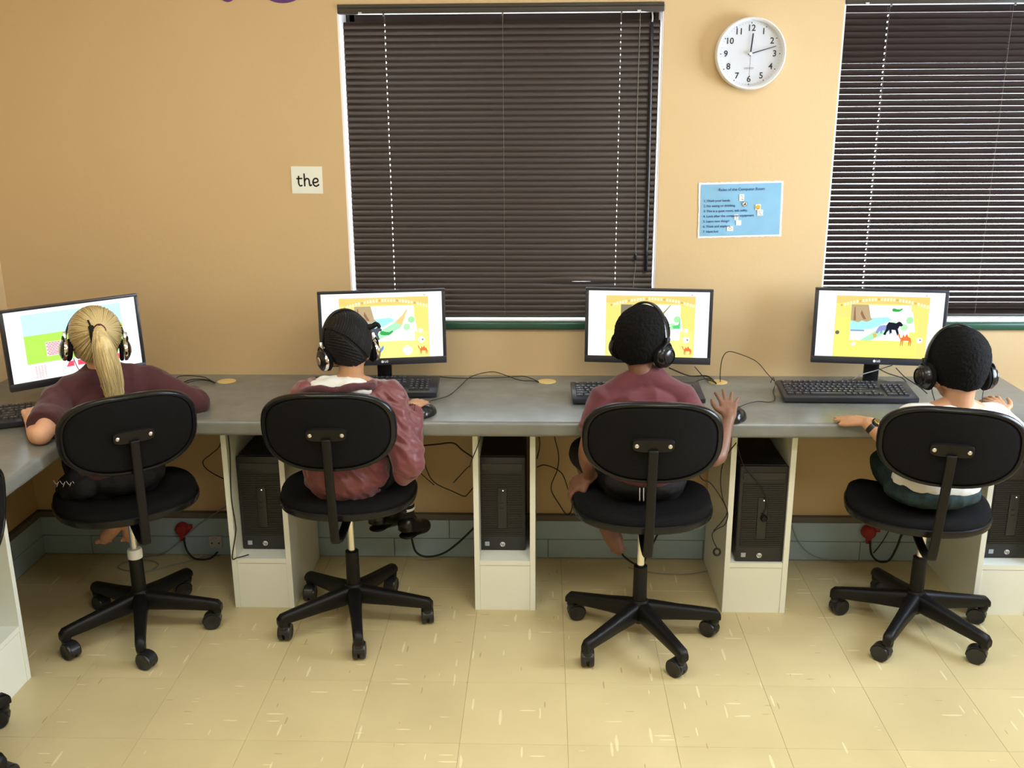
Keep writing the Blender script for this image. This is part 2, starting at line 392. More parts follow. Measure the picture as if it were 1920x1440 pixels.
def blind(w_, x0, x1, ztop, zbot, tilt, cords, holes, label, wandx=None, special=None, jitter=0):
    yb = .030; r = empty('venetian_blind', (x0, yb, zbot)); tag(r, label, 'blind')
    W = x1-x0; zt = ztop-zbot
    me = slat_mesh(W, [c-x0 for c in holes]); n = int(round((zt-.045)/.0205)); pitch = (zt-.045)/n
    zs = []
    for i in range(n):
        z = .018+i*pitch; zs.append(z); mm = me; tl = tilt
        if special and i in special: mm, tl = special[i](W, [c-x0 for c in holes], tilt)
        a = tl + (random.uniform(-jitter, jitter))
        link('slat', mm, None, r, (0, 0, z), (a, 0, 0))
    bm = bmesh.new()
    add_box(bm, ((w_[0]+w_[1])/2-x0, -.012, zt+.004), (w_[1]-w_[0]-.004, .040, .032), .004)
    add_tube(bm, [(w_[0]-x0+.004, -.032, zt+.012), (w_[1]-x0-.004, -.032, zt+.012)], .007, 10)
    auto(link('headrail', bm2me(bm, 'headrail'), 'headrail', r))
    bm = bmesh.new(); add_box(bm, (W/2, -.002, .004), (W, .022, .010), .003); auto(link('bottom_rail', bm2me(bm, 'bottom_rail'), 'headrail', r))
    for c in cords:
        bm = bmesh.new()
        for yy in (-.0115, .0115): add_tube(bm, [(c-x0, yy*.95, .008), (c-x0, yy*.95, zt-.008)], .0006, 5)
        for z in zs: add_tube(bm, [(c-x0+.001, -.0115, z-.006), (c-x0+.001, .0115, z-.006)], .0004, 4)
        add_box(bm, (c-x0, -.0235, zt-.014), (.006, .004, .010))
        link('ladder_cord', bm2me(bm, 'ladder_cord'), 'cord', r)
    for c in (W*.06, W*.93): box('bracket_clip', (c, -.034, zt-.010), (.012, .004, .007), 'clip', r)
    if wandx:
        a, b = wandx
        o = tube('wand', [(a-x0, -.020, zt-.045), ((a+b)/2-x0, -.024, zt-.45), (b-x0, -.026, zt-.90)], .0062, 'wand', r, 10)
        tube('wand_hook', [(a-x0, -.016, zt-.012), (a-x0+.002, -.020, zt-.03), (a-x0, -.020, zt-.05)], .003, 'clip', r, 6)
        tube('pull_cord', [(a-.040-x0, -.018, zt-.012), (a-.041-x0, -.020, zt-.4), (b-.038-x0, -.021, zt-.84), (b-.042-x0, -.02, zt-.93), (b-.046-x0, -.018, zt-1.02)], .0013, 'cord', r, 5)
        lathe('cord_tassel', [(0, 0), (.005, 0), (.006, -.012), (.003, -.022), (0, -.022)], 'wand', r, 10, T(b-.039-x0, -.021, zt-.84))
    return r
def lift(du, sgn):
    def f(W, cords, tilt):
        def bend(u, v):
            t = max(0, (u-.62)/.38); return sgn*du*math.sin(min(1, t*1.35)*PI)*(1 if t < .74 else .6)
        return slat_mesh(W, cords, bend), tilt
    return f
D = math.radians
blind(W1, -.700, .397, 2.045, .968, D(66), (-.555, -.145, .262), (-.555, .262), 'closed dark brown venetian blind in the left window, with tilt wand',
      (.366, .372), {6: lift(.011, 1), 5: lift(.006, -1), 7: lift(.003, 1)}, jitter=D(.8))
blind(W2, 1.020, 2.125, 2.062, .974, D(-53), (1.170, 1.583, 1.98), (1.170, 1.98), 'half-open dark purple-brown venetian blind in the window right of the clock', jitter=D(.8))

# ------------------------------------------------------------------ things on the wall
def clock():
    c = Vector((.700, 0, 1.893)); R_ = .118; r = empty('wall_clock', c); tag(r, 'round white wall clock with black numerals between the two windows', 'clock')
    Mx = Matrix.Rotation(PI/2, 4, 'X')   # lathe axis toward -Y
    lathe('clock_case', [(R_*.90, .022), (R_*.925, .036), (R_*.965, .041), (R_, .036), (R_, .006), (R_*.93, 0), (0, 0), (0, .018), (R_*.90, .020), (R_*.90, .022)], 'clock_white', r, 64, Mx)
    lathe('dial', [(0, .0205), (R_*.905, .0205), (R_*.905, .019), (0, .019)], 'clock_face', r, 64, Mx, smooth=False)
    th = math.radians(-1)
    for h in range(1, 13):
        a = h*PI/6+th*-1*0; rr = R_*.70
        text('numeral', str(h), .0285, 'clock_ink', r, T(rr*math.sin(a)*1.0, -.0212, rr*math.cos(a)) @ WALLTXT, .0002, bold=.0005)
    def mark(nm, k, a3, m, bm=None):
        a = k*PI/30; rr = R_*.845; q = bm or bmesh.new()
        add_box(q, (0, 0, 0), a3, M=T(rr*math.sin(a), -.0211, rr*math.cos(a)) @ Matrix.Rotation(a, 4, 'Y'))
        if bm is None: link(nm, bm2me(q, nm), m, r)
    for k in range(0, 60, 5): mark('hour_mark', k, (.003, .0004, .0042), 'clock_ink')
    bm = bmesh.new()
    for k in range(60):
        if k % 5: mark('', k, (.0011, .0004, .0022), '', bm)
    tag(link('minute_marks', bm2me(bm, 'minute_marks'), 'clock_grey', r), kind='stuff')
    text('maker_name', 'CENTZY', .0085, 'clock_grey', r, T(-.001, -.0211, -R_*.40) @ WALLTXT, .0001)
    def hand(nm, a, L_, w0, w1, y, m):
        bm = bmesh.new(); pts = [(-w0/2, -.008), (w0/2, -.008), (w1/2, L_), (-w1/2, L_)]
        vs1 = [bm.verts.new((x, -.0005, z)) for x, z in pts]; vs2 = [bm.verts.new((x, .0005, z)) for x, z in pts]
        bm.faces.new(vs1); bm.faces.new(vs2[::-1])
        for i in range(4): bm.faces.new((vs1[i], vs2[i], vs2[(i+1) % 4], vs1[(i+1) % 4]))
        bmesh.ops.recalc_face_normals(bm, faces=bm.faces)
        bmesh.ops.transform(bm, verts=bm.verts, matrix=T(0, y, 0) @ Matrix.Rotation(a, 4, 'Y')); link(nm, bm2me(bm, nm), m, r)
    hand('hour_hand', D(5), .066, .0045, .0050, -.026, 'clock_ink')
    hand('minute_hand', D(74), .088, .0042, .0022, -.028, 'clock_ink')
    hand('second_hand', D(181), .072, .0014, .0014, -.030, 'clock_grey')
    lathe('hand_cap', [(0, .033), (.0045, .033), (.0055, .031), (.0055, .0205), (0, .0205)], 'clock_white', r, 20, Mx)
clock()
def word_card():
    x0, x1, z0, z1 = -.909, -.797, 1.426, 1.522; r = box('word_card', (0, 0, 0), (x1-x0, .0012, z1-z0), 'paper', None); r.location = ((x0+x1)/2, -.0012, (z0+z1)/2)
    r.rotation_euler = (0, D(.6), 0)
    tag(r, 'small white card on the wall reading the in black', 'sign')
    bm = bmesh.new(); wd = .0056; y = -.0009
    k = 1.0
    stroke(bm, [(-.0325, .0165), (-.0335, .003), (-.033, -.009), (-.029, -.0165), (-.022, -.0155)], wd, y)         # t
    stroke(bm, [(-.0395, .0085), (-.0305, .0092), (-.0215, .0095)], wd*.9, y)
    stroke(bm, [(-.0125, .0250), (-.0120, .004), (-.0118, -.0165)], wd, y)                                         # h
    stroke(bm, [(-.0115, .001), (-.006, .0085), (.001, .0085), (.0045, .003), (.0055, -.008), (.0075, -.0155), (.0125, -.0135)], wd, y)
    stroke(bm, [(.0195, -.005), (.030, -.004), (.0365, .0005), (.0350, .0075), (.0290, .0100), (.0225, .0070), (.0185, -.002), (.0205, -.0120), (.0275, -.0175), (.0355, -.0150), (.0385, -.0120)], wd, y)  # e
    bmesh.ops.transform(bm, verts=bm.verts, matrix=T(.003, 0, -.004) @ Matrix.Scale(1.0, 4))
    link('lettering', bm2me(bm, 'lettering'), 'ink', r)
word_card()
def poster():
    cx, cz = .701, 1.365; Wd, Hh = .298, .196
    r = empty('rules_poster', (cx, -.001, cz)); r.rotation_euler = (0, D(-1.3), 0); tag(r, 'laminated pale blue computer room rules poster under the clock', 'poster')
    def sheet(nm, w_, h_, y, m, amp, jag=0):
        nx, nz = 48, 30; bm = bmesh.new(); g = []
        for i in range(nx+1):
            col = []
            for j in range(nz+1):
                u, v = i/nx, j/nz; x = (u-.5)*w_; z = (v-.5)*h_
                if jag and i in (0, nx): x += random.uniform(-jag, jag)
                if jag and j in (0, nz): z += random.uniform(-jag, jag)
                left = max(0, 1-abs(u-.34)/.30); ww = left*amp*(math.sin(v*46+u*14)*.5+noise.noise(Vector((u*9, v*16, 2)))*1.1)
                bl = left*amp*.8
                col.append(bm.verts.new((x, y-bl-ww, z)))
            g.append(col)
        for i in range(nx):
            for j in range(nz): bm.faces.new((g[i][j], g[i+1][j], g[i+1][j+1], g[i][j+1]))
        bmesh.ops.recalc_face_normals(bm, faces=bm.faces)
        return link(nm, bm2me(bm, nm), m, r, smooth=True)
    sheet('laminate_border', Wd, Hh, -.001, 'laminate_clear', .0010, .0012)
    sheet('printed_sheet', Wd-.014, Hh-.013, -.0022, 'paper_blue', .0010)
    Y = -.0048
    def tx(s, x, z, sz, al='LEFT', m='ink_blue'): return text('lettering', s, sz, m, r, T(x, Y, z) @ WALLTXT, .0001, .00015, al)
    tx('Rules of the Computer Room', .002, .072, .0135, 'CENTER')
    L_ = ['1. Wash your hands.', '2. No eating or drinking.', '3. This is a quiet room, talk softly.', '4. Look after the computer equipment.', '5. Learn new things!', '6. Think and explore.', '7. Have fun!']
    for i, s in enumerate(L_): tx(s, -.132, .034-i*.0182, .0115)
    def card(x, z, w_, h_, m='paper'): return box('picture', (x, Y+.0004, z), (w_, .0003, h_), m, r)
    card(.003, .043, .017, .024); card(.062, .008, .019, .020); card(.070, -.012, .020, .021); card(-.005, -.046, .018, .018); card(-.035, -.066, .022, .017); card(-.014, -.026, .014, .020)
    Mx = Matrix.Rotation(PI/2, 4, 'X')
    lathe('smiling_face', [(0, .0055), (.0082, .0055), (.0082, .0048), (0, .0048)], 'yellow', r, 24, T(.062, 0, .008) @ Mx)
    for dx in (-.003, .003): lathe('face_eye', [(0, .0060), (.001, .0060), (.001, .0054), (0, .0054)], 'ink', r, 8, T(.062+dx, 0, .010) @ Mx)
    bm = bmesh.new(); stroke(bm, [(-.004, -.002), (0, -.0045), (.004, -.002)], .0009, -.0058); bmesh.ops.transform(bm, verts=bm.verts, matrix=T(.062, 0, .007)); link('face_mouth', bm2me(bm, 'face_mouth'), 'ink', r)
    lathe('no_food_sign', [(0, .0053), (.0085, .0053), (.0085, .0047), (0, .0047)], 'paper', r, 24, T(.014, 0, .0205) @ Mx)
    bm = bmesh.new(); stroke(bm, [(.0085*math.cos(t), .0085*math.sin(t)) for t in [2*PI*k/24 for k in range(25)]], .0014, -.0056, 1); stroke(bm, [(-.006, .006), (.006, -.006)], .0014, -.0056); stroke(bm, [(-.004, -.003), (.001, -.003)], .0035, -.0057); stroke(bm, [(.002, .004), (.003, -.002)], .003, -.0057)
    bmesh.ops.transform(bm, verts=bm.verts, matrix=T(.014, 0, .0205)); link('no_food_ring', bm2me(bm, 'no_food_ring'), 'ink', r)
    bm = bmesh.new(); stroke(bm, [(-.006, .001), (-.001, .004), (.005, .001), (.006, -.002), (0, -.004), (-.006, .001)], .0012, -.0056); bmesh.ops.transform(bm, verts=bm.verts, matrix=T(-.035, 0, -.066)); link('sketch', bm2me(bm, 'sketch'), 'orange', r)
    bm = bmesh.new()
    for (px, pz) in [(.001, .049), (.005, .044), (.003, .037), (.006, .035), (.066, -.008), (.073, -.006), (.068, -.014), (.072, -.019), (-.014, -.020), (-.014, -.026), (-.014, -.032)]:
        stroke(bm, [(px-.002, pz), (px+.001, pz+.0012), (px+.003, pz-.0008)], .0011, -.0055)
    link('sketch', bm2me(bm, 'sketch'), 'ink', r)
poster()
for (x, z, a, b, lb) in [(-1.089, 2.117, .035, .042, 'small purple card cut-out at the top of the wall, left of its pair'), (-.898, 2.136, .088, .066, 'wide purple card cut-out on the wall above the word card')]:
    o = lathe('wall_cutout', [(0, 0), (1, 0), (1, .02), (0, .02)], 'purple', None, 40, Matrix.Rotation(PI/2, 4, 'X'), smooth=False); o.location = (x, -.0002, z); o.scale = (a, .1, b); tag(o, lb, 'decoration')

# ------------------------------------------------------------------ worktop and pedestals
ZT = .747
def worktop():
    fx = 1.705; xi = -1.478; yf = -.568; rc = .16
    pts = [(XL, 0), (XL, -2.35), (xi, -2.35)]
    for k in range(0, 9):
        a = PI - (PI/2)*k/8
        pts.append((xi+rc+rc*math.cos(a), yf-rc+rc*math.sin(a)))
    pts += [(fx, yf), (fx, 0)]
    bm = bmesh.new(); prism_pts(bm, pts, ZT-.052, ZT); bmesh.ops.recalc_face_normals(bm, faces=bm.faces)
    es = [e for e in bm.edges if abs(e.verts[0].co.z-e.verts[1].co.z) < 1e-6 and abs(e.verts[0].co.y) > 1e-4 and all(v.co.x > XL+.01 for v in e.verts)]
    bmesh.ops.bevel(bm, geom=es, offset=.014, segments=5, affect='EDGES', profile=.5)
    o = link('worktop', bm2me(bm, 'worktop'), 'worktop'); auto(o, 25); tag(o, 'long grey L-shaped laminate worktop running along the wall', 'worktop')
worktop()
for x, y, lb in [(-1.178, -.095, 'between the two leftmost monitors'), (.012, -.084, 'in the bare middle stretch of the desk'), (.640, -.085, 'between the two rightmost monitors')]:
    o = lathe('cable_grommet', [(0, .0), (0, .0022), (.030, .0022), (.034, .0012), (.034, 0), (0, 0)], 'grommet', None, 32, T(x, y, ZT)); tag(o, 'tan cable hole cover '+lb, 'cable hole')
def pedestal(x0, x1, label, M=None, yf=-.437, yb=-.03):
    r = empty('pedestal', ((x0+x1)/2, yf, 0)) if M is None else empty('pedestal'); w_ = (x1-x0)/2; dp = yb-yf; t = .019; H = ZT-.0525
    for s in (-1, 1):
        bm = bmesh.new(); add_box(bm, (s*(w_-t/2), dp/2, H/2), (t, dp, H), .001, seg=1); link('side_panel', bm2me(bm, 'side_panel'), 'laminate_white', r)
    box('shelf', (0, dp/2+.0015, .183), (2*w_-2*t-.0006, dp-.003, .018), 'laminate_white', r)
    box('front_panel', (0, .012, .086), (2*w_-2*t-.001, .016, .172), 'laminate_white', r)
    if M is not None: r.matrix_world = M
    return tag(r, label, 'desk pedestal', 'white pedestals under the worktop')
pedestal(-1.103, -.889, 'white open pedestal between the first and second chairs from the left')
pedestal(-.241, -.027, 'white open pedestal with nobody seated in front, under the bare stretch of desk')
pedestal(.632, .852, 'white open pedestal right of the boy in the maroon T-shirt')
pedestal(1.500, 1.704, 'white open pedestal behind the rightmost chair, at the desk end')
pedestal(-.11, .11, 'white open pedestal at the left frame edge under the side worktop', T(-1.615, -1.005, 0) @ Matrix.Rotation(PI/2, 4, 'Z'))

# ------------------------------------------------------------------ computer towers
def tower(x, yf, label, rz=0, tab=False):
    W_, H_, Dp = .165, .355, .35; r = empty('computer_tower', (x, yf, .1925), rz); tag(r, label, 'computer', 'black computer towers in the pedestals')
    box('case', (0, Dp/2+.012, H_/2), (W_-.004, Dp-.024, H_-.004), 'tower_black', r, .003)
    bm = bmesh.new(); add_box(bm, (0, .009, H_/2), (W_, .018, H_), .005); auto(link('front_bezel', bm2me(bm, 'front_bezel'), 'tower_front', r))
    bm = bmesh.new(); z = .062
    while z < H_-.062:
        for a, b in ((-.070, -.018), (.018, .070)) if .085 < z < .245 else ((-.070, .070),):
            add_box(bm, ((a+b)/2, -.0012, z), (b-a, .0036, .0036))
        z += .0068
    link('vent_ribs', bm2me(bm, 'vent_ribs'), 'tower_front', r)
    box('vent_recess', (0, -.0003, .175), (.144, .0008, .240), 'tower_black', r)
    bm = bmesh.new(); add_box(bm, (0, -.0025, .165), (.034, .005, .155), .003); auto(link('port_panel', bm2me(bm, 'port_panel'), 'tower_front', r))
    box('disc_drive', (0, -.002, H_-.035), (.142, .003, .024), 'tower_front', r, .001)
    for zz in (.185, .165): box('usb_port', (-.002, -.0053, zz), (.013, .001, .004), 'tower_black', r)
    lathe('power_light', [(0, .001), (.0016, .001), (.0018, 0), (0, 0)], 'led', r, 10, T(.003, -.005, .232) @ Matrix.Rotation(PI/2, 4, 'X'))
    box('sticker', (-.055, -.0005, .026), (.016, .001, .016), 'sticker', r)
    lathe('badge', [(0, .0012), (.0088, .0012), (.0092, 0), (0, 0)], 'white_print', r, 28, T(0, 0, .024) @ Matrix.Rotation(PI/2, 4, 'X'))
    text('badge_letters', 'hp', .0155, 'tower_black', r, T(0, -.0014, .0245) @ WALLTXT @ Matrix.Shear('XY', 4, (.25, 0)), .0001, .0002)
    return r
tower(-1.000, -.360, 'black computer tower in the pedestal between the two leftmost chairs')
tower(-.145, -.352, 'black computer tower under the bare middle of the desk')
tower(.752, -.425, 'black computer tower on the shelf right of the boy in maroon, standing furthest forward')
tower(1.622, -.380, 'black computer tower partly hidden behind the rightmost chair')

# ------------------------------------------------------------------ monitors
def lay(polys, W_, H_):
    """flat picture, layer over layer, each layer .15 mm in front of the last"""
    me = bpy.data.meshes.new('picture'); verts, faces, cols = [], [], []
    for k, (c, pts) in enumerate(polys):
        b = len(verts)
        for u, v in pts: verts.append(((u-.5)*W_, -.00002*k, (.5-v)*H_))
        faces.append(tuple(range(b, len(verts)))); cols.append(c)
    me.from_pydata(verts, [], faces); at = me.color_attributes.new('col', 'FLOAT_COLOR', 'CORNER')
    for p, c in zip(me.polygons, cols):
        for li in p.loop_indices: at.data[li].color = c
    me.materials.append(MATS['screen_light']); return me
def circ(u, v, r, asp=1.78, n=18): return [(u+r*math.cos(2*PI*k/n)/asp, v+r*math.sin(2*PI*k/n)) for k in range(n)]
def rect(a, b, c, d): return [(a, b), (c, b), (c, d), (a, d)]
def blobp(u, v, s, pts): return [(u+x*s/1.78, v+y*s) for x, y in pts]
CAMEL = [(-.5, -.30), (-.42, -.36), (-.36, -.28), (-.30, -.05), (-.18, -.08), (-.12, -.30), (-.02, -.12), (.10, -.34), (.22, -.12), (.36, -.05), (.42, .18), (.40, .5), (.36, .5), (.34, .16), (.28, .5), (.24, .5), (.24, .14), (-.10, .14), (-.12, .5), (-.16, .5), (-.18, .12), (-.24, .5), (-.28, .5), (-.28, .06), (-.40, -.10), (-.44, -.24)]
BEAR = [(-.5, .42), (-.38, .12), (-.36, -.10), (-.26, -.28), (-.05, -.26), (.12, -.22), (.26, -.32), (.36, -.30), (.50, -.14), (.44, -.06), (.32, -.06), (.24, .10), (.34, .42), (.24, .46), (.12, .16), (-.08, .14), (-.06, .34), (-.16, .34), (-.20, .14), (-.32, .28), (-.38, .46)]
CROC = [(-.5, 0), (-.44, -.16), (-.30, -.20), (-.05, -.12), (.20, -.10), (.44, -.22), (.5, -.12), (.30, .05), (.16, .14), (-.20, .14), (-.42, .10)]
RHINO = [(-.5, .30), (-.40, .02), (-.26, -.18), (0, -.24), (.30, -.22), (.42, -.08), (.44, .36), (.36, .36), (.34, .12), (-.08, .12), (-.10, .32), (-.18, .32), (-.22, .12), (-.36, .34)]
def zoo(variant):
    P = [((1, 1, 1, 1), rect(0, 0, 1, 1)), ((1.0, .80, .22, 1), rect(.145, .07, .885, 1)), ((1.0, .66, .20, 1), rect(.145, .07, .885, .185)), ((1.0, .88, .28, 1), rect(.155, .60, .875, 1)) if variant != 4 else ((1.0, .92, .20, 1), rect(.155, .40, .81, 1))]
    for k in range(29):                       # small letter blocks along an arc
        u = .19+.68*k/28; v = .115+.10*((u-.53)/.34)**2
        if k in (0, 6, 12, 18, 24): P.append(((.80, .42, .12, 1), circ(u, v, .016)))
        else: P.append(((1, .93, .62, 1), rect(u-.008, v-.022, u+.008, v+.022)))
    P += [((.93, 1, .93, 1), rect(.27, .20, .765 if variant != 4 else .745, .74)), ((1, 1, 1, 1), [(.40, .20), (.56, .20), (.54, .40), (.42, .40)]),
          ((.42, .92, .98, 1), [(.27, .42), (.56, .38), (.60, .42), (.45, .56), (.27, .60)]), ((.52, .40, .22, 1), [(.27, .20), (.405, .20), (.43, .40), (.445, .42), (.40, .46), (.36, .44), (.33, .47), (.27, .44)]),
          ((.33, .16, .10, 1), [(.292, .44), (.293, .24), (.30, .23), (.312, .44)]), ((.33, .16, .10, 1), [(.345, .34), (.352, .28), (.375, .36), (.395, .42), (.37, .42)]),
          ((.45, .90, .55, 1), [(.36, .74), (.50, .56), (.62, .44), (.66, .50), (.60, .62), (.46, .74)]), ((.86, .86, .98, 1), [(.44, .74), (.62, .56), (.68, .52), (.69, .56), (.52, .74)]),
          ((.98, .98, 1, 1), [(.70, .22), (.76, .30), (.79, .60), (.74, .60), (.68, .40)]), ((.40, .85, .40, 1), circ(.74, .42, .05)), ((.50, .88, .50, 1), circ(.70, .53, .05))]
    if variant == 4:
        P += [((.05, .42, .08, 1), blobp(.635, .275, .15, CROC)), ((.30, .36, .70, 1), blobp(.54, .555, .23, RHINO)), ((.015, .018, .03, 1), blobp(.615, .53, .27, BEAR)), ((.92, .20, .05, 1), blobp(.715, .70, .22, CAMEL)),
              ((.75, .50, .12, 1), [(.455, .64), (.48, .62), (.49, .68), (.465, .70)]), ((.30, .38, .60, 1), rect(.275, .58, .385, .605)), ((.15, .15, .12, 1), circ(.17, .63, .03)), ((1, .97, .8, 1), circ(.305, .80, .035)), ((1, 1, .9, 1), circ(.83, .72, .045)), ((.2, .2, .2, 1), circ(.835, .715, .012))]
    else:
        P += [((.92, .20, .05, 1), blobp(.83, .88, .16, CAMEL)), ((1, 1, .86, 1), circ(.815, .59, .035)), ((1, 1, .92, 1), circ(.82, .73, .05)), ((.3, .3, .3, 1), circ(.83, .73, .014))]
        if variant == 2: P += [((.05, .42, .10, 1), blobp(.53, .62, .20, CROC)), ((.10, .10, .12, 1), blobp(.42, .60, .26, BEAR)), ((.12, .30, .75, 1), [(.38, .94), (.45, .90), (.50, .80), (.50, .85), (.46, .95), (.40, .98)]), ((1, 1, .9, 1), circ(.70, .89, .075)), ((.85, .65, .25, 1), [(.60, .45), (.66, .36), (.70, .26), (.71, .26), (.68, .40), (.66, .50)])]
        else: P += [((.35, .30, .10, 1), [(.60, .36), (.68, .20), (.685, .205), (.61, .38)]), ((.10, .70, .20, 1), [(.70, .52), (.75, .50), (.765, .42), (.765, .56), (.71, .56)]), ((.25, .22, .14, 1), rect(.27, .21, .36, .34))]
    for s in (1, -1): P.append(((.05, .05, .05, 1), [(.853-.009*s, .035), (.856-.009*s, .035), (.856+.009*s, .062), (.853+.009*s, .062)]))
    return P
def wallgame():
    P = [((1, 1, 1, 1), rect(0, 0, 1, 1)), ((.62, .90, .98, 1), rect(.12, .06, .88, .40)), ((.50, .86, .12, 1), rect(.12, .36, .88, .76)), ((.95, .82, .84, 1), rect(.27, .48, .54, .68))]
    for r_ in range(8):
        for k in range(12):
            u = .272+k*.0222+(.011 if r_ % 2 else 0)
            if u+.018 < .54: P.append(((.78, .22, .28, 1), rect(u, .49+r_*.0235, u+.018, .49+r_*.0235+.012)))
            if k < 4: P.append(((.85, .45, .50, 1), rect(.17+k*.022, .80+r_*.022, .182+k*.022, .812+r_*.022)))
    for a in (.40, .49, .58, .67, .76): P.append(((.90, .10, .16, 1), [(a+(.025 if a < .45 else 0), .80), (a+.062, .80), (a+.06, .875), (a, .875)]))
    return P
def monitor(x, y, yaw, pic, label, zb=.840, tilt=-3):
    r = empty('monitor', (x, y, ZT), yaw); tag(r, label, 'monitor', 'computer monitors on the worktop')
    W_, H_ = .445, .268; Mt = T(0, 0, zb-ZT+H_/2) @ Matrix.Rotation(D(tilt), 4, 'X')
    sw, sh = W_-.024, .2335; sz = .0075
    def put(nm, bm, m): o = link(nm, bm2me(bm, nm), m, r); o.matrix_local = Mt; return auto(o)
    bm = bmesh.new()
    z0, z1, s0, s1 = -H_/2, H_/2, sz-sh/2, sz+sh/2
    add_box(bm, (0, 0, (z1+s1)/2), (W_, .018, z1-s1), .0015); add_box(bm, (0, 0, (z0+s0)/2), (W_, .018, s0-z0), .0015)
    for s in (-1, 1): add_box(bm, (s*(W_/2+sw/2)/2, 0, sz), ((W_-sw)/2, .018, sh), .0015)
    put('bezel', bm, 'bezel')
    bm = bmesh.new(); add_box(bm, (0, .014, 0), (W_-.004, .016, H_-.004), .004); add_box(bm, (0, .030, -.01), (W_*.62, .026, H_*.6), .010); put('rear_shell', bm, 'bezel_dark')
    o = link('screen', lay(pic, sw, sh), None, r); o.matrix_local = Mt @ T(0, -.0055, sz)
    bm = bmesh.new(); bmesh.ops.create_circle(bm, cap_ends=True, segments=24, radius=.0048); bmesh.ops.rotate(bm, verts=bm.verts, matrix=Matrix.Rotation(PI/2, 3, 'X')); bmesh.ops.translate(bm, verts=bm.verts, vec=(-.006, -.0094, (z0+s0)/2))
    o = link('logo_disc', bm2me(bm, 'logo_disc'), 'white_print', r); o.matrix_local = Mt
    o = text('logo_letters', 'LG', .0105, 'white_print', r, T(.0075, -.0094, (z0+s0)/2) @ WALLTXT, .0002, .0003); o.matrix_local = Mt
    bm = bmesh.new(); add_box(bm, (0, .052, (zb-ZT)/2+.035), (.052, .020, zb-ZT+.06), .005, M=Matrix.Shear('XZ', 4, (0, 0))); put2 = link('stand_neck', bm2me(bm, 'stand_neck'), 'bezel_dark', r); auto(put2)
    lathe('stand_base', [(0, .012), (.05, .012), (.076, .006), (.082, .0), (0, 0)], 'black_gloss', r, 40, T(0, .062, 0) @ Matrix.Diagonal((1, .85, 1, 1)))
    return r
monitor(-1.575, -.405, D(43), wallgame(), 'black monitor showing a brick wall on a green lawn, in front of the blonde girl')
monitor(-.570, -.190, D(9.4), zoo(2), 'black monitor with a yellow animal game, in front of the child in the hooded jacket')
monitor(.369, -.158, D(-5.2), zoo(3), 'black monitor with a yellow game, in front of the boy in the maroon T-shirt')
monitor(1.175, -.164, D(-7.2), zoo(4), 'black monitor showing a bear and an orange camel, left of the child in white')

# ------------------------------------------------------------------ keyboards and mice
KEYM = {}
def keymesh(w_):
    k = round(w_, 4)
    if k not in KEYM:
        bm = bmesh.new(); a, b = w_/2-.0008, .0075; c, d = w_/2-.0028, .0060
        lo = [bm.verts.new((x, y, 0)) for x, y in ((-a, -b), (a, -b), (a, b), (-a, b))]; hi = [bm.verts.new((x, y+.0006, .0062)) for x, y in ((-c, -d), (c, -d), (c, d), (-c, d))]
        bm.faces.new(hi)
        for i in range(4): bm.faces.new((lo[i], lo[(i+1) % 4], hi[(i+1) % 4], hi[i]))
        pr = [bm.verts.new((x, y, .00635)) for x, y in ((-.0030, -.0005), (.0008, -.0005), (.0008, .0038), (-.0030, .0038))]
        f = bm.faces.new(pr); f.material_index = 1
        me = bm2me(bm, 'key'); me.materials.append(MATS['key']); me.materials.append(MATS['key_print']); KEYM[k] = me
    return KEYM[k]
def keyboard(x, y, yaw, label, tilt=7.5):
    r = empty('keyboard', (x, y, ZT), yaw); tag(r, label, 'keyboard', 'black keyboards on the worktop')
    W_, Dp = .452, .152; Mt = T(0, -Dp/2, .010) @ Matrix.Rotation(D(tilt), 4, 'X') @ T(0, Dp/2, 0)
    bm = bmesh.new(); add_box(bm, (0, 0, .004), (W_, Dp, .018), .004); o = link('keyboard_case', bm2me(bm, 'keyboard_case'), 'keyboard', r); o.matrix_local = Mt; auto(o)
    for s in (-1, 1): box('folding_foot', (s*.19, Dp/2-.020, .010), (.022, .006, .020), 'keyboard', r)
    u = .0187
    rows = []
    y0 = .056
    rows.append((y0, [(-.212+u/2, u)] + [(-.212+2*u+k*u+u/2+(.009*(k//4)), u) for k in range(12)]))
    for rI in range(5):
        yy = .030-rI*.0187; xx = -.212; ks = []
        ws = [[u]*13+[2*u], [1.5*u]+[u]*12+[1.5*u], [1.75*u]+[u]*11+[2.25*u], [2.25*u]+[u]*10+[2.75*u], [1.4*u]*3+[6.4*u]+[1.1*u]*4][rI]
        for w_ in ws: ks.append((xx+w_/2, w_)); xx += w_
        if rI < 2: ks += [(.068+k*u, u) for k in range(3)]
        if rI == 3: ks += [(.068+u, u)]
        if rI == 4: ks += [(.068+k*u, u) for k in range(3)]
        ks += [(.134+k*u, u) for k in range(4)] if rI not in (4,) else [(.134+u/2, 2*u), (.134+2*u, u), (.134+3*u, u)]
        rows.append((yy, ks))
    rows[0] = (rows[0][0], [(a, b) for a, b in rows[0][1]]+[(.068+k*u, u) for k in range(3)])
    for yy, ks in rows:
        for (xx, w_) in ks:
            o = bpy.data.objects.new('key', keymesh(w_)); COL.objects.link(o); o.parent = r; o.matrix_local = Mt @ T(xx, yy-.003, .0125)
    return r
keyboard(-1.775, -.610, D(25), 'black keyboard under the blonde girl\'s left hand')
keyboard(-.600, -.238, D(1.5), 'black keyboard behind the hooded jacket, its number pad showing')
keyboard(.322, -.300, D(1), 'black keyboard mostly hidden behind the boy in the maroon T-shirt')
keyboard(1.045, -.278, D(-1.2), 'black keyboard with nothing on it, below the bear and camel monitor')
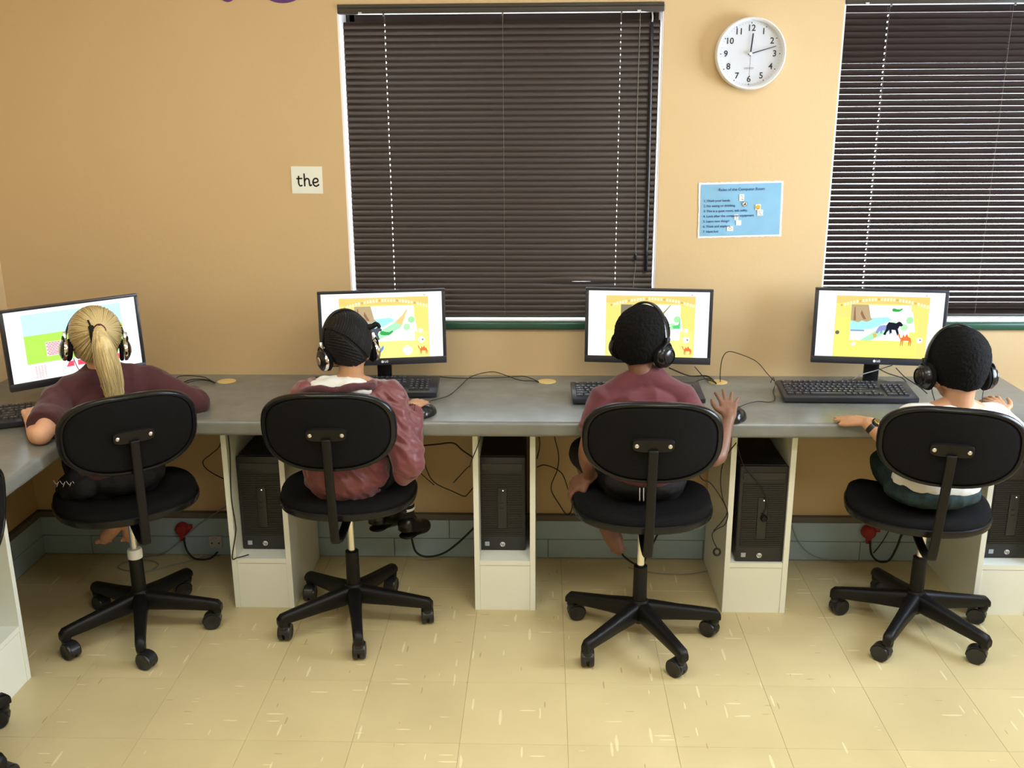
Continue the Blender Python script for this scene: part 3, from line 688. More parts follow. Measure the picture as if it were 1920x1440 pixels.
def mouse(x, y, yaw, label):
    r = empty('mouse', (x, y, ZT), yaw); tag(r, label, 'mouse', 'black computer mice')
    bm = bmesh.new(); bmesh.ops.create_uvsphere(bm, u_segments=24, v_segments=16, radius=1)
    for v in bm.verts:
        v.co.x *= .030*(1+.08*v.co.y); yy = v.co.y; v.co.y *= .055; z = v.co.z; v.co.z = max(0, z*.036*(1-.18*yy)) + .0015 if z > 0 else .0015*(1+z)
    link('mouse_body', bm2me(bm, 'mouse_body'), 'black_gloss', r, smooth=True)
    lathe('scroll_wheel', [(0, -.003), (.008, -.003), (.009, 0), (.008, .003), (0, .003)], 'caster', r, 20, T(0, .030, .026) @ Matrix.Rotation(PI/2, 4, 'Y'))
    return r
mouse(-.388, -.488, D(-14), 'black mouse under the hand of the child in the hooded jacket')
mouse(.626, -.520, D(-22), 'black mouse under the raised hand of the boy in maroon')

# ------------------------------------------------------------------ chairs
def superell(a, b, e, n=48): return [(a*math.copysign(abs(math.cos(t))**(2/e), math.cos(t)), b*math.copysign(abs(math.sin(t))**(2/e), math.sin(t))) for t in [2*PI*k/n for k in range(n)]]
def pad(bm, a, b, e, prof, shape, n=48):
    """concentric super-ellipse rings: prof = [(scale, height)], shape(x, y, h) -> position"""
    o = superell(a, b, e, n); rings = []
    for s, h in prof:
        if s <= 0: rings.append([bm.verts.new(shape(0, 0, h))]); continue
        off = [(x*s, y*s) for x, y in o]; rings.append([bm.verts.new(shape(x, y, h)) for x, y in off])
    for p, q in zip(rings, rings[1:]):
        for k in range(n):
            f = []
            for v in (p[k % len(p)], p[(k+1) % len(p)], q[(k+1) % len(q)], q[k % len(q)]):
                if v not in f: f.append(v)
            if len(f) > 2: bm.faces.new(f)
    bmesh.ops.recalc_face_normals(bm, faces=bm.faces)
CM = {}
def chair_meshes():
    bm = bmesh.new()
    shp = lambda x, y, h: (x, y, h+.020*(x/.22)**2*(1 if h > 0 else .6) - (.05*max(0, (y-.10)/.12)**2) + .012*max(0, -y/.21)**2)
    pad(bm, .221, .212, 2.4, [(0, .024), (.4, .024), (.75, .028), (.92, .026), (.985, .016), (1, .002), (.985, -.006)], shp); CM['seat'] = bm2me(bm, 'seat')
    bm = bmesh.new(); pad(bm, .224, .215, 2.4, [(.985, .000), (1.006, -.003), (1.010, -.009), (1.0, -.013), (1.004, -.018), (.99, -.024), (.8, -.032), (.4, -.036), (0, -.036)], shp); CM['seat_shell'] = bm2me(bm, 'seat_shell')
    bk = lambda x, y, h: (x, h - .75*x*x*1.0 - .0*y, y)   # curved around the sitter: sides reach forward
    bk = lambda x, y, h: (x, h + .95*x*x, y)
    A, B = .203, .126
    bm = bmesh.new(); pad(bm, A, B, 2.65, [(0, .022), (.5, .023), (.85, .020), (.96, .012), (1, .002)], bk); CM['backrest'] = bm2me(bm, 'backrest')
    bm = bmesh.new(); pad(bm, A+.003, B+.003, 2.65, [(.985, .004), (1.0, .002), (1.004, -.005), (.995, -.012), (.965, -.016), (.925, -.0155), (.915, -.012)], bk); CM['rim'] = bm2me(bm, 'rim')
    bm = bmesh.new(); pad(bm, A, B, 2.65, [(.925, -.010), (.90, -.0145), (.85, -.016), (.4, -.017), (0, -.017)], bk); CM['rear_cover'] = bm2me(bm, 'rear_cover')
    # star leg: rounded tapering arm along +x
    bm = bmesh.new(); secs = [(.012, .112, .025, .034), (.05, .108, .024, .033), (.12, .100, .0205, .027), (.20, .091, .0180, .023), (.238, .087, .0172, .0205), (.262, .084, .0168, .0190), (.274, .077, .0135, .013)]
    rings = []
    for x, z, hw, hh in secs:
        rings.append([bm.verts.new((x, py*hw, z+pz*hh)) for py, pz in superell(1, 1, 3, 16)])
    for p, q in zip(rings, rings[1:]):
        for k in range(16): bm.faces.new((p[k], p[(k+1) % 16], q[(k+1) % 16], q[k]))
    bm.faces.new(rings[0][::-1]); bm.faces.new(rings[-1])
    add_lathe(bm, [(0, .092), (.0160, .090), (.0172, .075), (.0160, .060), (0, .060)], 16, T(.256, 0, 0))
    bmesh.ops.recalc_face_normals(bm, faces=bm.faces); CM['star_leg'] = bm2me(bm, 'star_leg')
    # caster: hood + two wheels (separate)
    bm = bmesh.new(); n = 14; W_ = .0125
    arc = [(-.028*math.cos(PI*k/n*1.0-.15), .026+.029*math.sin(PI*k/n-.15)) for k in range(n+1)]
    for s0, s1 in [(-W_, W_)]:
        a_ = [bm.verts.new((x, s0, z)) for x, z in arc]; b_ = [bm.verts.new((x, s1, z)) for x, z in arc]
        a2 = [bm.verts.new((x*.90, s0, .026+(z-.026)*.90)) for x, z in arc]; b2 = [bm.verts.new((x*.90, s1, .026+(z-.026)*.90)) for x, z in arc]
        for k in range(n):
            bm.faces.new((a_[k], a_[k+1], b_[k+1], b_[k])); bm.faces.new((a2[k], b2[k], b2[k+1], a2[k+1])); bm.faces.new((a_[k], a2[k], a2[k+1], a_[k+1])); bm.faces.new((b_[k], b_[k+1], b2[k+1], b2[k]))
        bm.faces.new((a_[0], b_[0], b2[0], a2[0])); bm.faces.new((a_[-1], a2[-1], b2[-1], b_[-1]))
    add_lathe(bm, [(0, .066), (.0115, .066), (.013, .050), (.010, .044), (0, .044)], 14, T(.016, 0, 0))
    add_box(bm, (.004, 0, .036), (.030, .006, .030))
    bmesh.ops.recalc_face_normals(bm, faces=bm.faces); CM['caster'] = bm2me(bm, 'caster')
    bm = bmesh.new(); add_lathe(bm, [(0, .016), (.019, .016), (.021, .0175), (.0245, .017), (.0262, .013), (.0262, .004), (.024, .0025), (0, .0025)], 24, T(0, 0, .0262) @ Matrix.Rotation(-PI/2, 4, 'X')); bmesh.ops.recalc_face_normals(bm, faces=bm.faces); CM['wheel'] = bm2me(bm, 'wheel')
    for k, m in dict(seat='black_fabric', seat_shell='rim_plastic', backrest='black_fabric', rim='rim_plastic', rear_cover='black_fabric', star_leg='black_plastic', caster='caster', wheel='caster').items():
        CM[k].materials.append(MATS[m])
        for p in CM[k].polygons: p.use_smooth = True
        mark_sharp(CM[k], 50)
chair_meshes()
def chair(x, y, yaw, legdeg, label, collar=None, dz=0, castrot=None, group='swivel office chairs at the worktop', off=(0, 0), backdx=0):
    r = empty('swivel_chair', (x, y, 0), 0); tag(r, label, 'chair', group)
    RZ = Matrix.Rotation(yaw, 4, 'Z')
    for i, a in enumerate(legdeg):
        A_ = D(a); o = link('star_leg', CM['star_leg'], None, r, (0, 0, 0), (0, 0, A_))
        cx, cy = .256*math.cos(A_), .256*math.sin(A_); cr = D(castrot[i]) if castrot else random.uniform(0, 2*PI)
        c = link('caster', CM['caster'], None, r, (cx-.018*math.cos(cr), cy-.018*math.sin(cr), 0), (0, 0, cr)); c.scale = (1.14, 1.2, 1.08)
        for s in (0, PI): link('caster_wheel', CM['wheel'], None, c, (0, 0, 0), (0, 0, s))
    lathe('hub', [(0, .152), (.026, .150), (.036, .132), (.040, .100), (.034, .080), (.020, .066), (0, .066)], 'black_plastic', r, 28)
    lathe('column_shroud', [(0, .273), (.018, .273), (.0225, .270), (.0235, .14), (0, .14)], 'black_plastic', r, 28)
    lathe('piston', [(0, .445), (.0125, .445), (.0125, .20), (0, .20)], 'chrome', r, 24)
    if collar: lathe('collar', [(.013, .300), (.022, .300), (.0245, .294), (.0245, .268), (.022, .266), (.013, .266)], 'laminate_white', r, 28)['label'] = 'white plastic collar'
    zs = .487+dz
    Ms = T(off[0], off[1], zs) @ RZ
    for nm in ('seat', 'seat_shell'):
        o = link(nm, CM[nm], None, r); o.matrix_local = Ms
    bm = bmesh.new(); add_box(bm, (0, .01, -.045), (.11, .17, .022), .005); add_box(bm, (0, 0, -.060), (.06, .08, .03), .006); o = link('seat_mechanism', bm2me(bm, 'm'), 'black_plastic', r); o.matrix_local = Ms; auto(o)
    bm = bmesh.new(); add_tube(bm, [(.05, .02, -.05), (.12, .01, -.055)], .004, 8); add_tube(bm, catmull([(.115, .012, -.054), (.15, .008, -.058), (.185, 0, -.075)], 4), [.007]*4+[.009]*4+[.008], 10); o = link('height_lever', bm2me(bm, 'l'), 'black_plastic', r, smooth=True); o.matrix_local = Ms
    zb = .790+dz; yb = -.262; lean = D(7)
    Mb = T(off[0], off[1], zb) @ RZ @ T(backdx, yb, 0) @ Matrix.Rotation(lean, 4, 'X')
    for nm, k in (('backrest', 'backrest'), ('backrest_rim', 'rim'), ('rear_cover', 'rear_cover')):
        o = link(nm, CM[k], None, r); o.matrix_local = Mb
    bm = bmesh.new(); pp = superell(.062, .0215, 4, 32)
    a_ = [bm.verts.new((px, -.017+.6*px*px, pz)) for px, pz in pp]; b_ = [bm.verts.new((px*.96, -.027+.6*px*px, pz*.90)) for px, pz in pp]
    bm.faces.new(b_); 
    for k in range(32): bm.faces.new((a_[k], a_[(k+1) % 32], b_[(k+1) % 32], b_[k]))
    bmesh.ops.recalc_face_normals(bm, faces=bm.faces); o = link('mounting_plate', bm2me(bm, 'p'), 'black_plastic', r); o.matrix_local = Mb; auto(o)
    for s in (-1, 1):
        o = lathe('screw', [(0, .0045), (.0035, .004), (.0062, .002), (.0066, 0), (0, 0)], 'steel', r, 16, T(s*.048, -.0258, 0) @ Matrix.Rotation(PI/2, 4, 'X')); o.matrix_local = Mb
    # flat J-bar from the plate down and under the seat
    top = Mb @ Vector((0, -.031, -.012)); top2 = Mb @ Vector((0, -.030, -.05))
    low = [RZ.to_3x3() @ Vector(v) for v in ((backdx*.8, -.272, -.185+.145), (backdx*.7, -.262, -.03), (backdx*.6, -.243, -.062), (backdx*.5, -.20, -.078), (backdx*.3, -.13, -.078), (0, -.04, -.062))]
    pts = [top, top2] + [Vector((off[0]+v.x, off[1]+v.y, zs+v.z)) for v in low[1:]]
    bm = bmesh.new(); cp = catmull(pts, 8); px = (RZ.to_3x3() @ Vector((1, 0, 0))); rings = []
    for i, p in enumerate(cp):
        d = (cp[min(i+1, len(cp)-1)]-cp[max(i-1, 0)]).normalized(); nn = px.cross(d).normalized()
        rings.append([bm.verts.new(p+px*a*.0145+nn*b*.0055) for a, b in superell(1, 1, 3.5, 12)])
    for p, q in zip(rings, rings[1:]):
        for k in range(12): bm.faces.new((p[k], p[(k+1) % 12], q[(k+1) % 12], q[k]))
    bm.faces.new(rings[0]); bm.faces.new(rings[-1]); bmesh.ops.recalc_face_normals(bm, faces=bm.faces)
    link('back_bar', bm2me(bm, 'bar'), 'black_plastic', r, smooth=True)
    return r
chair(-1.377, -.586, D(36), (-134, -69, 3, 74, 148), 'black swivel chair with a white collar on its post, under the blonde girl', collar=True, castrot=(150, 160, 10, 30, 150), off=(-.004, .0), dz=-.004, backdx=-.016)
chair(-.653, -.525, D(2), (-147, -77, -4, 68, 139), 'black swivel chair under the child in the hooded maroon jacket', castrot=(-90, -85, -80, 80, 90), off=(.006, -.010), backdx=-.012)
chair(.321, -.619, D(-2), (150, -134, -64, 4, 84), 'black swivel chair under the boy in the maroon T-shirt', castrot=(190, -90, -45, -40, 80), off=(-.002, .015), backdx=.008, dz=-.004)
chair(1.260, -.537, D(-15), (157, -127, -55, 10, 100), 'black swivel chair under the child in the white shirt, rightmost in the row', castrot=(200, -40, -30, -30, 190), off=(-.036, -.005), dz=-.036, backdx=.045)
chair(-1.684, -1.365, D(88), (62, 134, 206, 278, 350), 'empty black swivel chair cut off by the left frame edge', dz=-.06, castrot=(20, 60, 10, 200, 250))

# ------------------------------------------------------------------ soft bodies: overlapping closed solids fused into one surface
def capsule(bm, p1, r1, p2, r2, flat=False, n=18):
    p1, p2 = Vector(p1), Vector(p2); x, y, d = frame_of(p2-p1); L_ = (p2-p1).length; prof = []
    if flat: prof = [(0, 0), (r1, 0), (r2, L_), (0, L_)]
    else:
        for k in range(6): a = -PI/2+PI/2*k/5; prof.append((r1*math.cos(a), r1*math.sin(a)))
        for k in range(6): a = PI/2*k/5; prof.append((r2*math.cos(a), L_+r2*math.sin(a)))
    prof = [(max(0, r) if r > 1e-5 else 0, z) for r, z in prof]
    Mx = Matrix((x, y, d)).transposed().to_4x4(); Mx.translation = p1
    add_lathe(bm, prof, n, Mx)
def ellip(bm, c, rad, M=None, n=20):
    prof = [(math.cos(-PI/2+PI*k/12) if 0 < k < 12 else 0, math.sin(-PI/2+PI*k/12)) for k in range(13)]
    Mx = Matrix.Translation(c) @ (M.to_4x4() if M is not None else Matrix.Identity(4)) @ Matrix.Diagonal((*rad, 1))
    add_lathe(bm, prof, n, Mx)
def chain(bm, pts, rads, flat=False):
    for i in range(len(pts)-1): capsule(bm, pts[i], rads[i], pts[i+1], rads[i+1], flat and i == len(pts)-2)
def fuse(name, bm, m, parent, voxel=.005, smooth=4, disp=None, cuts=()):
    bmesh.ops.recalc_face_normals(bm, faces=bm.faces)
    me = bm2me(bm, 'raw'); o = bpy.data.objects.new('raw', me); COL.objects.link(o)
    r = o.modifiers.new('r', 'REMESH'); r.mode = 'VOXEL'; r.voxel_size = voxel; r.adaptivity = 0
    sm = o.modifiers.new('s', 'SMOOTH'); sm.factor = .5; sm.iterations = smooth
    bpy.context.view_layer.update(); dg = bpy.context.evaluated_depsgraph_get()
    out = bpy.data.meshes.new_from_object(o.evaluated_get(dg)); bpy.data.objects.remove(o); out.materials.clear()
    if disp:
        ns = [v.normal.copy() for v in out.vertices]
        for v, nn in zip(out.vertices, ns): v.co += nn*disp(v.co, nn)
    if cuts:
        b2 = bmesh.new(); b2.from_mesh(out)
        for c, nn in cuts: bmesh.ops.bisect_plane(b2, geom=b2.verts[:]+b2.edges[:]+b2.faces[:], plane_co=c, plane_no=nn, clear_outer=True)
        b2.to_mesh(out); b2.free()
    return link(name, out, m, parent, smooth=True)
def folds(amp, sc_=(9, 9, 26), seed=0, fine=.3):
    def f(co, nn):
        q = Vector((co.x*sc_[0]+seed, co.y*sc_[1], co.z*sc_[2]))
        a = noise.noise(q); b = noise.noise(q*2.3+Vector((5, 1, 3)))
        return amp*(1-2*abs(a)) * .9 + amp*fine*b
    return f
def V(*a): return Vector(a)
def hand(bm, w_, f, nrm, side, curls, L_=.112, sc=1.0, spread=.18, thumb=(.9, .25), lift0=0):
    """w_ wrist, f pointing direction, nrm back-of-hand normal, side +1/-1 = thumb along f x nrm"""
    f = f.normalized(); nrm = (nrm-f*nrm.dot(f)).normalized(); t = f.cross(nrm)*side
    pr = .0098*sc; pal = L_*.50
    ks = []
    for i in range(4):
        o_ = (1.5-i)*.0135*sc; k = w_+f*(pal-abs(i-1.2)*.003)+t*o_
        ks.append(k); capsule(bm, w_+t*o_*.55, pr*1.15, k, pr*.95)
    capsule(bm, w_-f*.012, .0165*sc, w_+f*.02, .0150*sc)
    for i, k in enumerate(ks):
        ln = L_*[.42, .47, .44, .35][i]; a = lift0; fd = (f+t*((1.5-i)*spread*.7)).normalized(); p = k; r0 = .0072*sc*[1, 1, .97, .86][i]
        for j, fr_ in enumerate((.45, .30, .25)):
            a += curls[i]*[.5, 1, .8][j]; d = fd*math.cos(a)-nrm*math.sin(a); q = p+d*ln*fr_
            capsule(bm, p, r0*[1, .93, .86][j], q, r0*[.93, .86, .76][j], n=12); p = q
    b0 = w_+f*.014+t*.014*sc; d = (f*(1-thumb[0]*.45)+t*thumb[0]-nrm*thumb[1]).normalized(); p1_ = b0+d*L_*.24; d2 = (f*.8+t*thumb[0]*.45-nrm*thumb[1]).normalized(); p2_ = p1_+d2*L_*.20; p3_ = p2_+(f-nrm*thumb[1]*.8+t*.12).normalized()*L_*.15
    capsule(bm, b0, .0115*sc, p1_, .0088*sc); capsule(bm, p1_, .0088*sc, p2_, .0078*sc, n=12); capsule(bm, p2_, .0078*sc, p3_, .0062*sc, n=12)
def head_matrix(c, yaw, pitch=0, roll=0):
    return T(*c) @ Matrix.Rotation(D(yaw), 4, 'Z') @ Matrix.Rotation(D(pitch), 4, 'X') @ Matrix.Rotation(D(roll), 4, 'Y')
def head(bm, H, s=1.0):
    """local frame: x right, y forward, z up; about .15 wide, .18 deep, .20 high"""
    def e(c, r): ellip(bm, H @ Vector(c)*1, [q*s for q in r], H.to_3x3())
    def P(x, y, z): return (x*s, y*s, z*s)
    e(P(0, -.008, .022), (.071, .088, .076)); e(P(0, .030, -.020), (.056, .052, .070)); e(P(0, -.022, -.030), (.054, .058, .060)); e(P(0, .045, -.058), (.034, .036, .034))
    e(P(0, .082, -.020), (.0085, .012, .009)); e(P(0, .079, -.005), (.006, .009, .018)); e(P(0, .076, -.046), (.018, .010, .008)); e(P(0, .055, .015), (.050, .030, .030))
    for x in (-1, 1):
        e(P(x*.071, -.008, -.008), (.0065, .016, .026)); e(P(x*.030, .062, -.022), (.020, .020, .020)); e(P(x*.052, .010, -.035), (.016, .035, .03))
def face(H, parent, s=1.0):
    for x in (-1, 1):
        for nm, y, r, m in (('eye', .0735, .0100, 'eye'), ('iris', .0810, .0045, 'iris')):
            bm = bmesh.new(); ellip(bm, (0, 0, 0), (r*s, r*s*.8, r*s*.8), None, 12); bmesh.ops.transform(bm, verts=bm.verts, matrix=H @ T(x*.030*s, y*s, .002*s)); bmesh.ops.recalc_face_normals(bm, faces=bm.faces); link(nm, bm2me(bm, nm), m, parent, smooth=True)
    bm = bmesh.new(); ellip(bm, (0, 0, 0), (.018*s, .006*s, .0055*s)); bmesh.ops.transform(bm, verts=bm.verts, matrix=H @ T(0, .0845*s, -.047*s)); bmesh.ops.recalc_face_normals(bm, faces=bm.faces); link('lips', bm2me(bm, 'lips'), 'lips', parent, smooth=True)
def lower(b, d):
    k = -d.z; back = max(0, min(1, .5-d.y*1.2)); return Vector((b.x*(1-.22*k*k*back), b.y*(1-.10*k*k*back)+.006*k*back, b.z*(1.16+.40*back)))
def scalp(name, H, m, parent, s=1.0, thick=.010, line=None, rough=.0015, freq=90, sub=6, ridge=None):
    """hair cap: ellipsoid shell that dips under the skin past the hairline"""
    bm = bmesh.new(); bmesh.ops.create_icosphere(bm, subdivisions=sub, radius=1)
    for v in bm.verts:
        d = v.co.normalized(); rad = Vector((.071, .088, .076)); base = Vector((d.x*rad.x, d.y*rad.y, d.z*rad.z)); k = 1
        # nape follows the skull down towards the neck
        if d.z < 0: base = lower(base, d)
        lim = line(d) if line else (-.62+.95*max(0, d.y+.15)*1.1 if d.y > -.15 else -.62)
        t = max(0, min(1, (d.z-lim)/.10)); t = t*t*(3-2*t)
        h = -.008+(thick+.008)*t + t*(noise.noise(d*freq)*rough+noise.noise(d*freq*.25)*rough*1.2)
        if ridge: h += t*ridge(d)
        nn = Vector((d.x/rad.x, d.y/rad.y, d.z/rad.z)).normalized()
        v.co = (base+nn*h+Vector((0, -.008, .022)))*s
    bmesh.ops.transform(bm, verts=bm.verts, matrix=H)
    return link(name, bm2me(bm, name), m, parent, smooth=True)

def headphones(H, label, style, s=1.0, drop=0, half=.083, cable=None, tiltb=0, turn=0, cs=1.0, th_=.1160):
    r = empty('headphones', H.translation); tag(r, label, 'headphones', 'headphones worn by the seated children')
    Hh = H @ Matrix.Rotation(D(tiltb), 4, 'X') @ Matrix.Rotation(D(turn), 4, 'Z')
    top = th_*s; inv = T(*(-H.translation))
    def put(nm, bm, m, ang=35):
        bmesh.ops.recalc_face_normals(bm, faces=bm.faces); bmesh.ops.transform(bm, verts=bm.verts, matrix=inv @ Hh); o = link(nm, bm2me(bm, nm), m, r); return auto(o, ang)
    zc = -.036
    def arcpt(a, e=0): return Vector(((half+.008+e)*math.cos(a), 0, zc+.018+(top-zc-.018+e)*math.sin(a)))
    def strap(nm, a0, a1, wd, th, m, e=0, n=28):
        bm = bmesh.new(); rings = []
        for k in range(n+1):
            a = a0+(a1-a0)*k/n; p = arcpt(a, e); q = arcpt(a+.01, e); t = (q-p).normalized(); nn = Vector((t.z, 0, -t.x))
            w2 = wd*(.72+.28*math.sin(a)) if wd > .012 else wd
            rings.append([bm.verts.new(p+Vector((0, 1, 0))*x*w2/2+nn*y*th/2) for x, y in superell(1, 1, 4, 12)])
        for p, q in zip(rings, rings[1:]):
            for k in range(12): bm.faces.new((p[k], p[(k+1) % 12], q[(k+1) % 12], q[k]))
        bm.faces.new(rings[0]); bm.faces.new(rings[-1]); return put(nm, bm, m)
    strap('headband', .10, PI-.10, .021, .007, 'black_gloss' if style != 'silver' else 'black_plastic')
    if style != 'black': strap('band_padding', .75, PI-.75, .024, .009, 'black_fabric', -.005)
    for sd in (-1, 1):
        x = sd*(half+.006)
        C_ = Matrix.Translation((x-sd*.002, .006, zc)) @ Matrix.Rotation(sd*PI/2, 4, 'Y') @ Matrix.Rotation(D(6), 4, 'X') @ Matrix.Scale(cs, 4)   # lathe z points outward
        bm = bmesh.new(); add_lathe(bm, [(0, .0), (.030, .0), (.036, -.003), (.037, -.009), (.032, -.014), (.020, -.012), (0, -.010)], 28, C_); put('ear_cushion', bm, 'black_fabric', 60)
        bm = bmesh.new(); add_lathe(bm, [(0, .022), (.016, .021), (.027, .016), (.033, .009), (.034, .001), (0, 0)], 28, C_); put('ear_cup', bm, 'black_gloss', 60)
        if style == 'silver':
            bm = bmesh.new(); add_lathe(bm, [(.031, .0125), (.0335, .0125), (.0362, .006), (.0345, .001), (.033, .004), (.031, .0125)], 32, C_); put('silver_ring', bm, 'chrome', 50)['label'] = 'silver ring around the ear cup'
            bm = bmesh.new(); add_lathe(bm, [(0, .024), (.010, .0235), (.013, .021), (0, .0205)], 24, C_); put('cup_centre', bm, 'steel')
        else:
            bm = bmesh.new(); add_lathe(bm, [(.020, .0215), (.022, .0212), (.0235, .0185), (.0225, .0175), (.020, .0215)], 28, C_); put('cup_ring', bm, 'rim_plastic')
        bm = bmesh.new(); add_tube(bm, catmull([(x+sd*.004, -.024, zc+.004), (x+sd*.008, -.022, zc+.026), (x+sd*.009, 0, zc+.042), (x+sd*.008, .024, zc+.026), (x+sd*.004, .030, zc+.004)], 5), .0032, 8); put('yoke', bm, 'black_plastic', 60)
        bm = bmesh.new(); add_box(bm, (x+sd*.003, 0, zc+.046), (.013, .017, .024), .003); put('band_slider', bm, 'black_plastic' if style == 'black' else 'steel')
    return r, Hh

def smooth_limb(pts, rads, sub=5):
    P = catmull(pts, sub); R_ = []
    for i in range(len(rads)-1):
        for k in range(sub): t = k/sub; t = t*t*(3-2*t); R_.append(rads[i]*(1-t)+rads[i+1]*t)
    R_.append(rads[-1]); return P, R_

def torso_prims(bm, pel, chest, shL, shR, neck, g=0):
    up = (chest-pel).normalized(); rt = (shR-shL).normalized(); fw = up.cross(rt)
    fw = -fw if fw.y < 0 and abs(fw.y) > .05 else fw
    Mx = Matrix((rt, fw, up)).transposed()
    ellip(bm, pel, (.112+g, .085+g, .075+g), Mx); ellip(bm, (pel+chest)/2, (.092+g, .066+g, .10+g), Mx); ellip(bm, chest, (.104+g, .072+g, .095+g), Mx)
    ellip(bm, chest+up*.06, (.105+g, .058+g, .055+g), Mx)
    for q in (shL, shR): capsule(bm, neck+V(0, 0, .002+g*.3), .036+g*.6, q+V(0, 0, -.004), .034+g)
    capsule(bm, shL, .034+g, shR, .034+g); capsule(bm, shL*.6+neck*.4+V(0, 0, -.012), .033+g, shR*.6+neck*.4+V(0, 0, -.012), .033+g)
def person_root(bm, label, m, voxel=.0036):
    o = fuse('person', bm, m, None, voxel, 3); return tag(o, label, 'person', None)

# ---- boy in the maroon T-shirt
def boy_maroon():
    H = head_matrix((.310, -.535, 1.013), -28, -14, 3)
    pel, ch = V(.325, -.615, .580), V(.322, -.600, .755); shL, shR = V(.192, -.590, .832), V(.440, -.575, .828); nk = V(.326, -.566, .898)
    bm = bmesh.new(); head(bm, H, 1.0)
    capsule(bm, nk+V(0, -.01, -.03), .040, H @ V(0, -.030, -.045), .036)
    torso_prims(bm, pel, ch, shL, shR, nk)
    chain(bm, *smooth_limb([shL, V(.138, -.655, .690), V(.150, -.585, .572)], [.034, .028, .020]))
    hand(bm, V(.149, -.582, .566), V(-.62, .12, -.42), V(-.45, -.45, .77), -1, (.45, .55, .6, .6), L_=.118, sc=1.1, spread=.12, thumb=(.7, .3))
    chain(bm, *smooth_limb([shR, V(.520, -.735, .690), V(.585, -.610, .782)], [.034, .027, .018]))
    hand(bm, V(.583, -.612, .785), V(.06, .70, .42), V(.05, -.5, .8), -1, (.10, .05, .10, .15), spread=.42, thumb=(1.0, .0), lift0=-.15)
    for hx, kn, an, toe in [(.265, V(.148, -.345, .568), V(.222, -.430, .335), V(.258, -.475, .262)), (.385, V(.430, -.330, .545), V(.33, -.40, .33), V(.34, -.33, .275))]:
        chain(bm, *smooth_limb([V(hx, -.60, .560), kn, an], [.062, .047, .027])); capsule(bm, an+V(0, -.008, -.01), .030, an*.35+toe*.65, .031); capsule(bm, an*.3+toe*.7, .030, toe, .022)
        for k in range(4): capsule(bm, toe+V((k-1.5)*.012, 0, 0), .008, toe+V((k-1.5)*.013, .012, -.014), .0065, n=10)
    p = person_root(bm, 'barefoot boy in a maroon T-shirt, back turned, raising his right hand over a mouse', 'skin_brown')
    face(H, p)
    line = lambda d: -.88+.16*abs(d.x) if d.y < -.1 else -.80+1.35*(d.y+.1)
    scalp('hair', H, 'hair_afro', p, 1.0, .0135, line, .0022, 60)
    bm = bmesh.new(); torso_prims(bm, pel+V(0, 0, .03), ch, shL, shR, nk, .011)
    a, b = shL, V(.138, -.655, .690); e = a.lerp(b, .55); capsule(bm, a, .046, e, .046); capsule(bm, e, .047, e.lerp(b, .22), .052, True)
    a, b = shR, V(.520, -.735, .690); e = a.lerp(b, .55); capsule(bm, a, .046, e, .046); capsule(bm, e, .047, e.lerp(b, .22), .052, True)
    capsule(bm, nk+V(0, .004, -.035), .058, nk+V(0, .002, .004), .047, True)
    fuse('t_shirt', bm, 'maroon_tee', p, .0045, 2, lambda co, nn: folds(.0075, (11, 9, 15), 3)(Vector((co.x+co.z*.6, co.y, co.z-co.x*.3)), nn))
    bm = bmesh.new(); bm2 = None
    add_lathe(bm, [(.043, -.005), (.0475, -.004), (.048, .002), (.044, .003), (.043, -.005)], 32, T(*(nk+V(0, .002, .004)))); link('collar', bm2me(bm, 'collar'), 'maroon_dark', p, smooth=True)
    bm = bmesh.new(); ellip(bm, pel+V(0, .01, -.008), (.135, .105, .062))
    for hx, kn in [(.265, V(.148, -.345, .568)), (.385, V(.430, -.330, .545))]: capsule(bm, V(hx, -.59, .560), .072, kn+V(0, -.02, 0), .060)
    o = fuse('shorts', bm, 'black_cloth', p, .005, 3, folds(.004, (14, 14, 14), 9))
    for (x, y, z) in [(.300, -.712, .560), (.312, -.712, .560), (.138, -.40, .585), (.148, -.40, .590)]: tube('white_stripe', [(x, y, z+.022), (x, y-.004, z), (x+.001, y, z-.022)], .0016, 'white_print', p, 6, 3)
    headphones(H, 'glossy black headphones worn by the boy in the maroon T-shirt', 'black', 1.03, half=.084, tiltb=2, turn=-12, cs=1.1)
boy_maroon()

